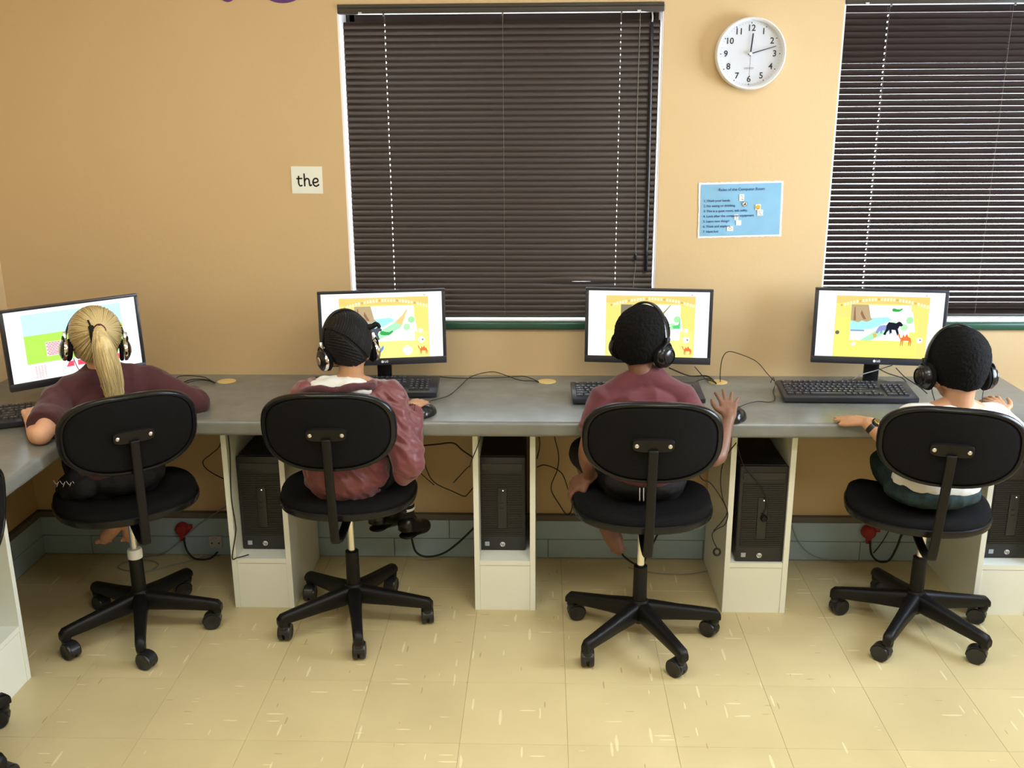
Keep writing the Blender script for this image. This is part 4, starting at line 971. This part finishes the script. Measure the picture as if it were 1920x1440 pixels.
# ---- child in the hooded maroon jacket
def child_hood():
    H = head_matrix((-.632, -.512, .992), 20, -16, -6)
    pel, ch = V(-.640, -.600, .575), V(-.628, -.580, .745); shL, shR = V(-.752, -.572, .828), V(-.500, -.560, .822); nk = V(-.622, -.548, .880)
    bm = bmesh.new(); head(bm, H, .98); capsule(bm, nk+V(0, 0, -.03), .042, H @ V(0, -.028, -.045), .038); torso_prims(bm, pel, ch, shL, shR, nk)
    elR, wrR = V(-.438, -.650, .655), V(-.430, -.535, .772); elL, wrL = V(-.800, -.500, .700), V(-.700, -.350, .785)
    chain(bm, *smooth_limb([shR, elR, wrR], [.034, .027, .018])); chain(bm, *smooth_limb([shL, elL, wrL], [.034, .027, .018]))
    hand(bm, V(-.434, -.528, .786), V(.42, .78, .02), V(.05, -.1, 1), -1, (.32, .30, .30, .34), L_=.108, spread=.15, thumb=(.6, .5))
    hand(bm, wrL, V(.5, .8, -.05), V(0, 0, 1), 1, (.3, .3, .3, .3))
    legs = [(-.58, V(-.492, -.315, .530), V(-.498, -.300, .300)), (-.70, V(-.640, -.310, .530), V(-.605, -.305, .330))]
    for hx, kn, an in legs: chain(bm, *smooth_limb([V(hx, -.59, .56), kn, an], [.060, .046, .027])); capsule(bm, an, .026, an+V(.01, .04, -.04), .024)
    p = person_root(bm, 'child in a hooded maroon jacket with plaited hair, seen from behind, hand on a mouse', 'skin_honey')
    face(H, p, .98)
    line = lambda d: -.88+.16*abs(d.x) if d.y < -.1 else -.80+1.35*(d.y+.1)
    def ridge(d):
        s_ = d.z*.75+d.x*.55+.10
        if s_ > 0: return .0026*abs(math.sin((d.x*.80-d.z*.60+.25*d.y)*38))-.001
        if s_ > -.10: return -.0035
        return .0022*abs(math.sin((d.x*.3+d.z)*40))-.002
    scalp('plaited_hair', H, 'braid', p, .98, .009, line, .0006, 80, 7, ridge)
    tube('braid_end', [H @ V(.055, -.050, .040), H @ V(.078, -.058, .040), H @ V(.094, -.066, .044), H @ V(.100, -.070, .030)], [.010]*6+[.009]*6+[.006]*6+[.003], 'braid', p, 10)
    bm = bmesh.new(); torso_prims(bm, pel+V(0, 0, .01), ch, shL, shR, nk+V(0, .02, -.055), .024)
    chain(bm, *smooth_limb([shL, elL, wrL], [.055, .048, .036]))
    chain(bm, [shR, shR.lerp(elR, .5), elR+V(.008, 0, -.012)], [.054, .050, .047]); chain(bm, [elR+V(.008, 0, -.012), wrR-V(0, .012, .012)], [.045, .032]); ellip(bm, elR+V(-.005, .02, -.045), (.040, .048, .045))
    f0 = folds(.009, (15, 15, 24), 1, .6); f1 = lambda co, nn: f0(Vector((co.x, co.y, co.z+co.x*.8)), nn)
    fuse('jacket', bm, 'maroon_nylon', p, .0045, 2, f1)
    for w0, dd in ((wrR-V(0, .006, .002), V(.02, .40, .35)), (wrL-V(.01, .02, .0), V(.5, .8, 0))):
        bm = bmesh.new(); dn = dd.normalized(); capsule(bm, w0-dn*.010, .031, w0+dn*.020, .026, True); fuse('cuff', bm, 'maroon_dark', p, .003, 1, lambda co, nn: .0012*math.sin(co.x*900))
    # hood lying open on the back: rim, outer bag, white lining
    hc = V(-.650, -.618, .862); Mh = T(*hc) @ Matrix.Rotation(D(-20), 4, 'X') @ Matrix.Rotation(D(-3), 4, 'Z')
    bm = bmesh.new(); ellip(bm, (0, .012, -.030), (.118, .068, .036)); bmesh.ops.transform(bm, verts=bm.verts, matrix=Mh); fuse('hood', bm, 'maroon_nylon', p, .004, 2, folds(.005, (16, 16, 20), 7, .5))
    bm = bmesh.new(); ellip(bm, (0, .030, .018), (.102, .050, .030)); ellip(bm, (-.035, .052, .034), (.050, .030, .022)); ellip(bm, (0, .005, .004), (.105, .050, .020)); bmesh.ops.transform(bm, verts=bm.verts, matrix=Mh)
    fuse('hood_lining', bm, 'fleece', p, .004, 2, folds(.006, (18, 18, 14), 5, .4))['label'] = 'white fleece lining of the open hood'
    rim = [Mh @ V(.112*math.cos(a), .004+.064*math.sin(a)+.012*math.cos(a)**2, .004+.020*max(0, math.cos(a))**2+.003*math.sin(5*a)) for a in [D(150)+D(270)*k/22 for k in range(23)]]
    bm = bmesh.new(); chain(bm, rim, [.0105+.002*math.sin(k*1.7) for k in range(23)]); fuse('hood_rim', bm, 'maroon_dark', p, .0035, 1, folds(.003, (30, 30, 30), 2))
    bm = bmesh.new(); a = Mh @ V(.075, .035, .010); chain(bm, [a, a+V(.028, .008, .012), a+V(.040, -.006, -.018)], [.020, .017, .012]); fuse('hood_drape', bm, 'maroon_nylon', p, .004, 2, folds(.004, (25, 25, 25), 4))
    bm = bmesh.new(); ellip(bm, pel+V(0, .01, -.010), (.135, .105, .058))
    for hx, kn, an in legs: capsule(bm, V(hx, -.58, .558), .072, kn+V(0, -.01, 0), .060)
    fuse('shorts', bm, 'black_cloth', p, .005, 3, folds(.004, (14, 14, 14), 6))
    for x in (-.456, -.447): tube('white_stripe', [(x, -.430, .590), (x+.004, -.425, .570), (x+.003, -.425, .550)], .0016, 'white_print', p, 6, 3)
    for (hx, kn, an), L2 in zip(legs, (.115, .09)):
        bm = bmesh.new(); t_ = an.lerp(kn, .22); capsule(bm, an+V(0, .004, -.015), .030, t_, .033, True); fuse('sock', bm, 'sock', p, .0032, 1)
        add = bmesh.new(); M_ = Matrix(( *[frame_of(kn-an)[i] for i in (0, 1, 2)],)).transposed().to_4x4(); M_.translation = an.lerp(kn, .16); add_lathe(add, [(.033, -.005), (.0350, -.005), (.0352, .005), (.033, .005), (.033, -.005)], 28, M_); link('sock_stripe', bm2me(add, 'sock_stripe'), 'white_print', p, smooth=True)
        an2 = an+V(.006, 0, -.045); dr = V(.45, .80, -.28).normalized()
        bm = bmesh.new(); chain(bm, [an2+V(0, -.012, .018), an2+dr*.05, an2+dr*.098], [.035, .033, .029]); capsule(bm, an2+V(0, -.012, -.004), .034, an2+V(0, -.008, .035), .031, True)
        fuse('shoe', bm, 'shoe', p, .0035, 2)
        bm = bmesh.new(); q = an2+V(0, 0, -.024); chain(bm, [q+V(0, -.014, 0), q+dr*.05, q+dr*.10], [.031, .031, .028]); bmesh.ops.scale(bm, verts=bm.verts, vec=(1, 1, .28), space=Matrix.Translation(-q)); fuse('shoe_sole', bm, 'black_plastic', p, .003, 1)
        tube('shoe_strap', [an2+V(-.030, .018, .012), an2+V(-.012, .030, .036), an2+V(.022, .026, .034), an2+V(.036, .010, .006)], .0045, 'shoe', p, 8)
    headphones(H, 'black and silver headphones on the plaited head, over the white hood lining', 'silver', half=.080, tiltb=4, turn=12, th_=.1125)
child_hood()

# ---- blonde girl
def girl():
    H = head_matrix((-1.452, -.520, 1.010), 26, -12, 4)
    pel, ch = V(-1.390, -.590, .585), V(-1.425, -.560, .745); shL, shR = V(-1.548, -.612, .838), V(-1.312, -.470, .850); nk = V(-1.440, -.535, .890)
    elL, wrL = V(-1.522, -.802, .778), V(-1.628, -.660, .782); elR, wrR = V(-1.180, -.455, .775), V(-1.270, -.300, .775)
    bm = bmesh.new(); head(bm, H, .99); capsule(bm, nk+V(0, 0, -.03), .036, H @ V(0, -.030, -.045), .033); torso_prims(bm, pel, ch, shL, shR, nk)
    chain(bm, *smooth_limb([shL, elL, wrL], [.034, .031, .019])); chain(bm, *smooth_limb([shR, elR, wrR], [.034, .028, .018]))
    hand(bm, wrL+V(-.004, .012, .004), V(-.38, .80, .10), V(-.1, 0, 1), 1, (.35, .4, .4, .4), spread=.2, thumb=(.8, .3))
    hand(bm, wrR, V(-.5, .8, 0), V(0, 0, 1), -1, (.3, .3, .3, .3))
    fdir = V(-.55, .83, 0)
    legs = [(pel+V(-.055, -.03, -.02), V(-1.610, -.400, .545), V(-1.512, -.430, .315), V(-1.560, -.415, .250)), (pel+V(.055, .035, -.02), V(-1.440, -.290, .545), V(-1.47, -.40, .318), V(-1.475, -.40, .252))]
    for hp, kn, an, toe in legs:
        chain(bm, *smooth_limb([hp, kn, an], [.060, .046, .026])); capsule(bm, an+V(0, 0, -.01), .025, an*.3+toe*.7, .024); capsule(bm, an*.3+toe*.7, .022, toe, .017)
        for k in range(5): capsule(bm, toe+V((k-2)*.010, (k-2)*.004, 0), .0072, toe+V((k-2)*.011-.008, (k-2)*.004+.008, -.012), .006, n=10)
    p = person_root(bm, 'barefoot girl with a long blonde ponytail and maroon T-shirt, typing, seen from behind', 'skin_fair')
    face(H, p, .99)
    line = lambda d: -.90+.16*abs(d.x) if d.y < -.1 else -.80+1.35*(d.y+.1)
    tie = Vector((.016, -.104, .030))      # in head space: where the ponytail is gathered
    tdir = (tie-Vector((0, -.008, .022))).normalized()
    def ridge(d):   # strands comb towards the tie
        a = math.atan2(d.x-tdir.x, d.z-tdir.z); dist = (d-tdir).length
        return .0016*noise.noise(Vector((a*9, dist*1.2, 0)))+.0010*noise.noise(Vector((a*26, dist*1.5, 4))) + .006*max(0, 1-dist/.35)
    cap = scalp('hair', H, 'blonde_cap', p, .99, .0095, line, .0003, 60, 7, ridge)
    # fine loose strands lying on the scalp, all running to the tie
    bm = bmesh.new(); rng = random.Random(3); C0 = Vector((0, -.008, .022)); rad = Vector((.071, .088, .076))
    for k in range(420):
        a = rng.uniform(0, 2*PI); far = rng.uniform(.7, 1.45); u_, v_, w_ = frame_of(tdir); pts = []
        for s_ in range(9):
            an = far*(1-s_/8)*.98+.10; d = (w_*math.cos(an)+(u_*math.cos(a)+v_*math.sin(a))*math.sin(an)).normalized()
            if d.z < line(d)+.06: continue
            q = Vector((d.x*rad.x, d.y*rad.y, d.z*rad.z)); q = lower(q, d) if d.z < 0 else q; nn = Vector((d.x/rad.x, d.y/rad.y, d.z/rad.z)).normalized()
            pts.append(H @ ((q+nn*(.0112+rng.uniform(0, .0012)+.006*max(0, 1-(d-tdir).length/.35))+C0)*.99))
        if len(pts) > 3: add_tube(bm, pts, [.0004]+[.0010]*(len(pts)-2)+[.0010], 4, caps=False)
    tag(link('hair_strands', bm2me(bm, 'hair_strands'), 'blonde_strand', p, smooth=True), kind='stuff')
    t0 = H @ (tie*.99); path = [t0, t0+V(.010, -.030, -.004), t0+V(.022, -.044, -.050), t0+V(.030, -.044, -.105), t0+V(.035, -.040, -.160), t0+V(.036, -.036, -.215)]
    bm = bmesh.new(); P, R_ = smooth_limb(path, [.012, .018, .030, .034, .031, .026], 5); chain(bm, P, R_)
    bmesh.ops.recalc_face_normals(bm, faces=bm.faces)
    def groove(co, nn):
        a = math.atan2(nn.y, nn.x); return .0035*noise.noise(Vector((a*5, co.z*6, 1)))+.0020*noise.noise(Vector((a*14, co.z*8, 7)))
    fuse('ponytail', bm, 'blonde', p, .003, 2, groove)
    bm = bmesh.new()
    for k in range(300):
        a = rng.uniform(0, 2*PI); rr = rng.uniform(.85, 1.10); ph = rng.uniform(-.25, .25); ln = rng.randint(20, len(P)-1); pts = []
        for i in range(2, ln):
            r2 = R_[i]*rr; aa = a+ph*i/20; pts.append(P[i]+V(math.cos(aa)*r2, math.sin(aa)*r2, -.002*i/20))
        pts = pts[::2]
        if len(pts) > 4: pts.append(pts[-1]+V(rng.uniform(-.004, .004), rng.uniform(-.004, .004), -rng.uniform(.004, .022))); add_tube(bm, pts, [.0006]+[.0010]*(len(pts)-2)+[.0003], 4, caps=False)
    tag(link('ponytail_strands', bm2me(bm, 'ponytail_strands'), 'blonde', p, smooth=True), kind='stuff')
    bm = bmesh.new(); tt = t0+V(.004, -.014, -.001); add_tube(bm, [tt+V(.0175*math.cos(a), -.003*math.cos(a), .0175*math.sin(a)) for a in [2*PI*k/20 for k in range(21)]], .0045, 8); link('hair_tie', bm2me(bm, 'hair_tie'), 'band_maroon', p, smooth=True)
    tube('hair_clip', [t0+V(-.034, -.006, .030), t0+V(-.024, -.014, .012), t0+V(-.018, -.020, -.012), t0+V(-.016, -.020, -.044)], [.003]*6+[.009]*6+[.010]*6+[.004], 'hair_black', p, 8)['label'] = 'dark patterned hair clip'
    bm = bmesh.new(); torso_prims(bm, pel+V(0, 0, .02), ch, shL, shR, nk, .016)
    e = shL.lerp(elL, .50); capsule(bm, shL, .048, e, .048); capsule(bm, e, .048, shL.lerp(elL, .80), .056, True)
    chain(bm, *smooth_limb([shR, elR, elR.lerp(wrR, .3)], [.050, .046, .044])); capsule(bm, nk+V(0, .004, -.035), .056, nk+V(0, .002, .002), .044, True)
    capsule(bm, shR+V(-.03, 0, 0), .045, elR+V(-.03, 0, -.02), .040)
    fuse('t_shirt', bm, 'maroon_dark', p, .0045, 2, folds(.008, (15, 15, 9), 8))
    bm = bmesh.new(); ellip(bm, pel+V(-.01, .01, -.012), (.145, .125, .060))
    for hp, kn, an, toe in legs: capsule(bm, hp, .070, kn+V(.01, -.02, 0), .062)
    capsule(bm, V(-1.50, -.66, .560), .05, V(-1.57, -.60, .525), .035); capsule(bm, V(-1.46, -.70, .565), .035, V(-1.53, -.68, .535), .022)
    fuse('skirt', bm, 'black_cloth', p, .005, 2, folds(.007, (16, 16, 16), 6))
    rng2 = random.Random(5)
    for k in range(5):
        a = V(-1.555+.022*k, -.708-.003*k, .590+.004*rng2.random()); tube('white_stitching', [a, a+V(.010, -.002, -.012), a+V(.016, .0, -.004), a+V(.010, -.004, -.020)], .0010, 'white_print', p, 5, 4)
    headphones(H, 'black and silver headphones worn by the blonde girl', 'silver', half=.081, tiltb=-24, turn=4, th_=.1125)
girl()

# ---- child in white at the right
def child_white():
    H = head_matrix((1.300, -.545, .936), 3, -20, 1)
    pel, ch = V(1.240, -.610, .565), V(1.270, -.590, .710); shL, shR = V(1.158, -.600, .776), V(1.418, -.575, .772); nk = V(1.300, -.580, .815)
    elL, wrL = V(1.115, -.725, .680), V(1.018, -.622, .765); elR, wrR = V(1.520, -.640, .690), V(1.478, -.520, .772)
    bm = bmesh.new(); head(bm, H, 1.12); capsule(bm, nk+V(0, 0, -.03), .046, H @ V(0, -.030, -.045), .043); torso_prims(bm, pel, ch, shL, shR, nk)
    chain(bm, *smooth_limb([shL, elL, wrL], [.034, .030, .022])); chain(bm, *smooth_limb([shR, elR, wrR], [.034, .028, .018]))
    hand(bm, wrL+V(-.003, .010, .004), V(-.58, .62, -.06), V(0, -.1, 1), -1, (.06, .05, .08, .10), L_=.112, spread=.10, thumb=(.5, .15))
    hand(bm, wrR, V(-.15, .75, .30), V(0, -.3, 1), 1, (.25, .3, .3, .3), spread=.3, thumb=(1, 0))
    for hp, kn, an in [(V(1.19, -.58, .555), V(1.165, -.420, .555), V(1.28, -.395, .545)), (V(1.31, -.58, .555), V(1.420, -.420, .560), V(1.24, -.440, .565))]:
        chain(bm, *smooth_limb([hp, kn, an], [.060, .046, .028])); capsule(bm, an, .025, an+(an-kn).normalized()*.06+V(0, 0, -.01), .020)
    p = person_root(bm, 'short-haired child in a white shirt wearing a wristwatch, seated rightmost, seen from behind', 'skin_tan')
    face(H, p, 1.12)
    line = lambda d: -.88+.14*abs(d.x) if d.y < -.1 else -.80+1.35*(d.y+.1)
    scalp('hair', H, 'hair_afro', p, 1.12, .0100, line, .0016, 70)
    bm = bmesh.new(); torso_prims(bm, pel+V(0, 0, .02), ch, shL, shR, nk+V(0, .01, -.045), .014)
    for a, b in ((shL, elL), (shR, elR)): e = a.lerp(b, .5); capsule(bm, a, .047, e, .045); capsule(bm, e, .046, a.lerp(b, .68), .050, True)
    ellip(bm, pel+V(.01, -.03, .01), (.125, .085, .06))
    fuse('white_shirt', bm, 'white_shirt', p, .0048, 3, folds(.004, (9, 9, 16), 2))
    bm = bmesh.new(); ellip(bm, pel+V(0, 0, -.018), (.150, .128, .050))
    for hp, kn in [(V(1.19, -.57, .545), V(1.165, -.415, .552)), (V(1.31, -.57, .545), V(1.405, -.43, .555))]: capsule(bm, hp, .072, kn, .058)
    fuse('shorts', bm, 'green_cloth', p, .005, 3, folds(.005, (18, 18, 14), 4))
    headphones(H, 'large matte black headphones worn by the child in white', 'black', 1.10, half=.096, tiltb=3, turn=2, cs=1.18)
    # wristwatch
    d = (wrL-elL).normalized(); c = wrL-d*.016; r = empty('wristwatch', c); tag(r, 'black strap wristwatch with a gold rimmed dial on the left wrist', 'watch')
    x, y, z = frame_of(d); Mw = Matrix((x, y, z)).transposed().to_4x4(); up = V(.25, -.45, 1); up = (up-z*up.dot(z)).normalized()
    Mw = Matrix((up.cross(z), up, z)).transposed().to_4x4() 
    bm = bmesh.new(); add_lathe(bm, [(.0215, -.008), (.0235, -.008), (.0235, .008), (.0215, .008), (.0215, -.008)], 32, Mw); link('strap', bm2me(bm, 'strap'), 'leather', r)
    Mf = Matrix((Mw.col[2].xyz, Mw.col[0].xyz, Mw.col[1].xyz)).transposed().to_4x4(); Mf.translation = up*.022
    lathe('watch_case', [(0, .0065), (.0120, .0065), (.0150, .005), (.0155, 0), (0, 0)], 'black_gloss', r, 28, Mf); lathe('watch_dial', [(0, .0072), (.0095, .0072), (.0110, .0066), (0, .0064)], 'gold', r, 24, Mf)
    for k, (a, L2) in enumerate(((.6, .006), (2.2, .008))): tube('watch_hand', [Mf @ V(0, 0, .0076), Mf @ V(math.cos(a)*L2, math.sin(a)*L2, .0076)], .0005, 'ink', r, 5, 1)
child_white()

# ------------------------------------------------------------------ cables, plugs and sockets
def cable(label, pts, r=.0016, m='cable_black', cat='cable', group=None):
    o = tube('cable', pts, r, m, None, 6, 7); return tag(o, label, cat, group)
cable('thick cable from the hole cover towards the leftmost monitor, nearest the wall', [(-1.208,-.131,.752),(-1.235,-.103,.752),(-1.277,-.085,.752),(-1.318,-.096,.752),(-1.334,-.161,.752),(-1.368,-.162,.752)], .002)
cable('thin cable crossing the others behind the blonde girl, nearest the desk front', [(-1.204,-.142,.754),(-1.251,-.114,.756),(-1.292,-.128,.757),(-1.32,-.171,.755),(-1.345,-.186,.754)])
cable('cable looping highest behind the blonde girl\'s right shoulder', [(-1.201,-.152,.757),(-1.272,-.081,.760),(-1.358,-.067,.76),(-1.37,-.111,.758),(-1.424,-.052,.758)])
cable('thin keyboard cable lying straight along the back of the desk', [(-.394,-.038,.752),(-.316,-.059,.752),(-.168,-.05,.752),(-.109,-.035,.752),(-.075,-.030,.752),(-.048,-.056,.752),(-.018,-.106,.752)])
cable('mouse cable curving from the jacketed child\'s mouse to the middle hole cover', [(-.382,-.445,.757),(-.39,-.36,.753),(-.334,-.291,.753),(-.303,-.177,.753),(-.270,-.060,.758),(-.197,-.012,.764),(-.143,-.030,.756),(-.087,-.089,.753),(-.038,-.096,.753),(-.018,-.117,.753)])
cable('thick cable from under the third monitor to its hole cover', [(.455,-.12,.81),(.541,-.03,.756),(.609,-.028,.754),(.626,-.127,.754)], .0026)
cable('thin cable dropping beside the thick one under the third monitor', [(.547,-.12,.814),(.596,-.063,.755),(.616,-.091,.754),(.627,-.12,.754)])
cable('short thin cable between the boy\'s keyboard and the hole cover', [(.528,-.160,.758),(.569,-.085,.754),(.611,-.063,.755),(.627,-.113,.753)])
cable('thin cable arching up the wall between the two rightmost monitors', [(.648,-.09,.744),(.645,-.09,.782),(.650,-.09,.838),(.672,-.09,.864),(.728,-.09,.849),(.775,-.1,.827),(.814,-.11,.784),(.842,-.14,.757),(.850,-.20,.753)])
cable('mouse cable looping around the left end of the rightmost keyboard', [(.826,-.107,.753),(.840,-.085,.765),(.830,-.16,.76),(.808,-.23,.755),(.800,-.295,.753),(.785,-.34,.753),(.762,-.353,.753),(.731,-.344,.753),(.688,-.372,.753),(.650,-.420,.753),(.640,-.475,.760)])
cable('black cable under the rightmost monitor, left of its twin', [(1.187,-.16,.823),(1.23,-.15,.8),(1.29,-.12,.776),(1.32,-.09,.752)], .002)
cable('black cable hanging under the right end of the rightmost monitor', [(1.252,-.16,.823),(1.293,-.15,.785),(1.322,-.2,.768),(1.34,-.24,.752)], .0018)
cable('pale grey cable slanting under the rightmost monitor', [(1.244,-.145,.829),(1.184,-.16,.814),(1.128,-.17,.800),(1.10,-.165,.78)], .002, 'cable_grey')
cable('short straight cable hanging just right of the middle pedestal', [(-.018,-.06,.70),(-.018,-.06,.551),(-.014,-.06,.489),(-.024,-.06,.435)], .0024)
cable('black cable hanging in a twisted diamond loop against the wall', [(.036,-.05,.70),(.038,-.05,.548),(.057,-.05,.453),(.054,-.05,.389),(.03,-.05,.312),(.061,-.05,.246),(.094,-.05,.201),(.112,-.05,.235),(.097,-.05,.301),(.074,-.05,.367),(.043,-.05,.393),(.003,-.05,.406),(-.024,-.05,.397)], .0022)
cable('thick cable bowing to the left side of the middle pedestal', [(-.471,-.04,.477),(-.405,-.04,.484),(-.344,-.04,.489),(-.308,-.04,.459),(-.243,-.04,.413)], .003)
cable('thin cable sagging behind the right sleeve of the hooded jacket', [(-.460,-.06,.70),(-.464,-.06,.536),(-.468,-.06,.48),(-.447,-.06,.389),(-.417,-.06,.335),(-.346,-.06,.298),(-.305,-.06,.28),(-.289,-.06,.291),(-.243,-.06,.347)], .0021)
cable('short loose cable end left of the sagging cable', [(-.52,-.08,.43),(-.476,-.08,.389),(-.443,-.08,.357),(-.417,-.08,.333)], .0018)
cable('thin cable hanging over the front left edge of the middle pedestal', [(-.205,-.444,.690),(-.220,-.444,.63),(-.2455,-.444,.565),(-.262,-.30,.49),(-.283,-.1,.416),(-.346,-.05,.331)], .0018)
cable('thick black cable curving along the skirting left of the middle pedestal', [(-.53,-.08,.20),(-.508,-.1,.118),(-.493,-.1,.062),(-.452,-.1,.042),(-.389,-.1,.056),(-.326,-.1,.104),(-.246,-.1,.186)], .0042)
cable('black cable hanging down the open front of the leftmost full pedestal', [(-1.073,-.444,.690),(-1.071,-.444,.591),(-1.080,-.444,.434),(-1.074,-.444,.334),(-1.076,-.444,.294),(-1.096,-.444,.200),(-1.078,-.442,.199),(-1.044,-.42,.200)], .0021)
cable('thin black cable in a point behind the blonde girl\'s chair', [(-1.233,-.05,.70),(-1.233,-.05,.541),(-1.242,-.05,.478),(-1.281,-.05,.441),(-1.313,-.05,.413),(-1.301,-.05,.38),(-1.242,-.05,.343),(-1.15,-.05,.31)], .0021)
cable('grey cable slanting down the skirting past the left red plug', [(-1.15,-.04,.285),(-1.229,-.04,.231),(-1.297,-.04,.186),(-1.365,-.04,.14),(-1.435,-.04,.077),(-1.505,-.04,.023),(-1.592,-.05,.006)], .0022, 'cable_grey')
cable('grey cable coiled on the floor under the blonde girl\'s chair', [(-1.29,-.032,.006),(-1.341,-.036,.004),(-1.396,-.08,.004),(-1.472,-.132,.004),(-1.54,-.174,.004),(-1.605,-.167,.004),(-1.654,-.14,.004),(-1.646,-.094,.004),(-1.59,-.074,.004),(-1.532,-.087,.004),(-1.505,-.119,.004),(-1.516,-.156,.004)], .0022, 'cable_grey')
cable('black mains cable hanging from the left red plug', [(-1.419,-.055,.091),(-1.409,-.06,.040),(-1.375,-.07,.010),(-1.322,-.06,.006),(-1.290,-.05,.030)], .0038)
cable('thick black mains cable looping from the right red plug', [(1.262,-.055,.101),(1.270,-.06,.052),(1.299,-.06,.021),(1.340,-.06,.025),(1.369,-.05,.078),(1.384,-.05,.134),(1.424,-.05,.20),(1.44,-.05,.26)], .0042)
cable('thin dark cable running down the skirting right of the red plug', [(1.365,-.03,.25),(1.354,-.03,.189),(1.341,-.03,.142),(1.319,-.03,.090),(1.289,-.03,.040)], .0020)
cable('thin grey cable drooping from the pedestal to the floor left of the right plug', [(.94,-.03,.22),(.966,-.03,.15),(.993,-.03,.09),(1.034,-.03,.042),(1.092,-.032,.015),(1.167,-.034,.004),(1.239,-.034,.004),(1.302,-.03,.004)], .0020, 'cable_grey')
cable('headphone cable dangling left of the open pedestal beside the boy', [(.500,-.50,.585),(.531,-.47,.52),(.562,-.47,.503),(.596,-.47,.457),(.622,-.47,.408),(.626,-.47,.379),(.618,-.47,.352),(.594,-.47,.336),(.578,-.47,.32),(.581,-.47,.296),(.597,-.47,.262)], .0018)
cable('black cable draped over the front edge of the third pedestal', [(.645,-.446,.639),(.620,-.455,.606),(.600,-.46,.559),(.598,-.46,.501),(.608,-.46,.443),(.626,-.46,.394),(.607,-.46,.355),(.583,-.46,.325)], .0018)
cable('thin cable across the front of the most forward computer tower', [(.649,-.446,.631),(.667,-.442,.576),(.691,-.438,.532),(.725,-.436,.494),(.753,-.435,.453),(.763,-.435,.406),(.750,-.436,.371)], .0014)
o = tube('jack_plug', [(.597+.011*math.cos(a), -.47+.003*math.sin(a), .250+.011*math.sin(a)) for a in [2*PI*k/12 for k in range(13)]], .0034, 'cable_black', None, 8, 2); tag(o, 'small black coiled plug at the end of the dangling headphone cable', 'plug')
o = lathe('earpiece', [(0, .010), (.008, .009), (.012, .004), (.012, -.002), (0, -.006)], 'black_plastic', None, 18, T(.757, -.436, .362) @ Matrix.Rotation(PI/2, 4, 'X')); tag(o, 'small round black earpiece resting on the most forward tower', 'earpiece')
cable('thin headphone cable left of the neck of the child in white', [(1.221,-.555,.905),(1.224,-.56,.86),(1.232,-.57,.828),(1.232,-.585,.80)], .0013)
cable('thin headphone cable right of the neck of the child in white', [(1.386,-.555,.905),(1.385,-.56,.87),(1.380,-.57,.835),(1.376,-.585,.80)], .0013)
cable('thick black cable hanging in a loop behind the third chair\'s post', [(.28,-.1,.20),(.298,-.1,.08),(.325,-.1,.04),(.375,-.1,.014),(.403,-.1,.059),(.423,-.1,.108),(.449,-.1,.17)], .0038)
cable('thin grey cable on the floor behind the third chair', [(.330,-.10,.004),(.403,-.135,.004),(.472,-.151,.004),(.554,-.15,.004),(.640,-.12,.004)], .0018, 'cable_grey')
cable('headphone lead running from the blonde girl\'s left ear cup', [(-1.512,-.560,.955),(-1.500,-.568,.930),(-1.484,-.575,.905)], .0013, 'plug_red')
def plug(x, z, label):
    r = empty('plug', (x, -.020, z)); tag(r, label, 'plug', 'red three pin plugs in the skirting')
    lathe('plug_body', [(0, .030), (.018, .030), (.026, .022), (.029, .010), (.029, .004), (0, .004)], 'plug_red', r, 28, Matrix.Rotation(PI/2, 4, 'X'))
    bm = bmesh.new(); add_box(bm, (0, -.018, -.030), (.020, .016, .030), .004); auto(link('cord_grip', bm2me(bm, 'g'), 'plug_red', r)); bm = bmesh.new(); add_box(bm, (.030, -.014, .012), (.022, .020, .018), .004); auto(link('finger_grip', bm2me(bm, 'g'), 'plug_red', r))
plug(-1.430, .118, 'red mains plug in the skirting under the girl\'s desk, in shadow')
plug(1.262, .130, 'red mains plug in the skirting left of the rightmost chair post')
def socket(x, z, w_, h_, label):
    r = empty('wall_socket', (x, -.0165, z)); tag(r, label, 'socket'); bm = bmesh.new(); add_box(bm, (0, -.004, 0), (w_, .009, h_), .002); auto(link('face_plate', bm2me(bm, 'f'), 'socket_white', r))
    for dx in (-.014, .014): box('socket_hole', (dx, -.0088, -.004), (.006, .001, .006), 'bezel_dark', r)
    box('switch', (0, -.010, h_*.28), (.014, .004, .010), 'socket_white', r, .001)
socket(-1.305, .060, .052, .052, 'small white socket plate low on the skirting beside the leftmost pedestal')
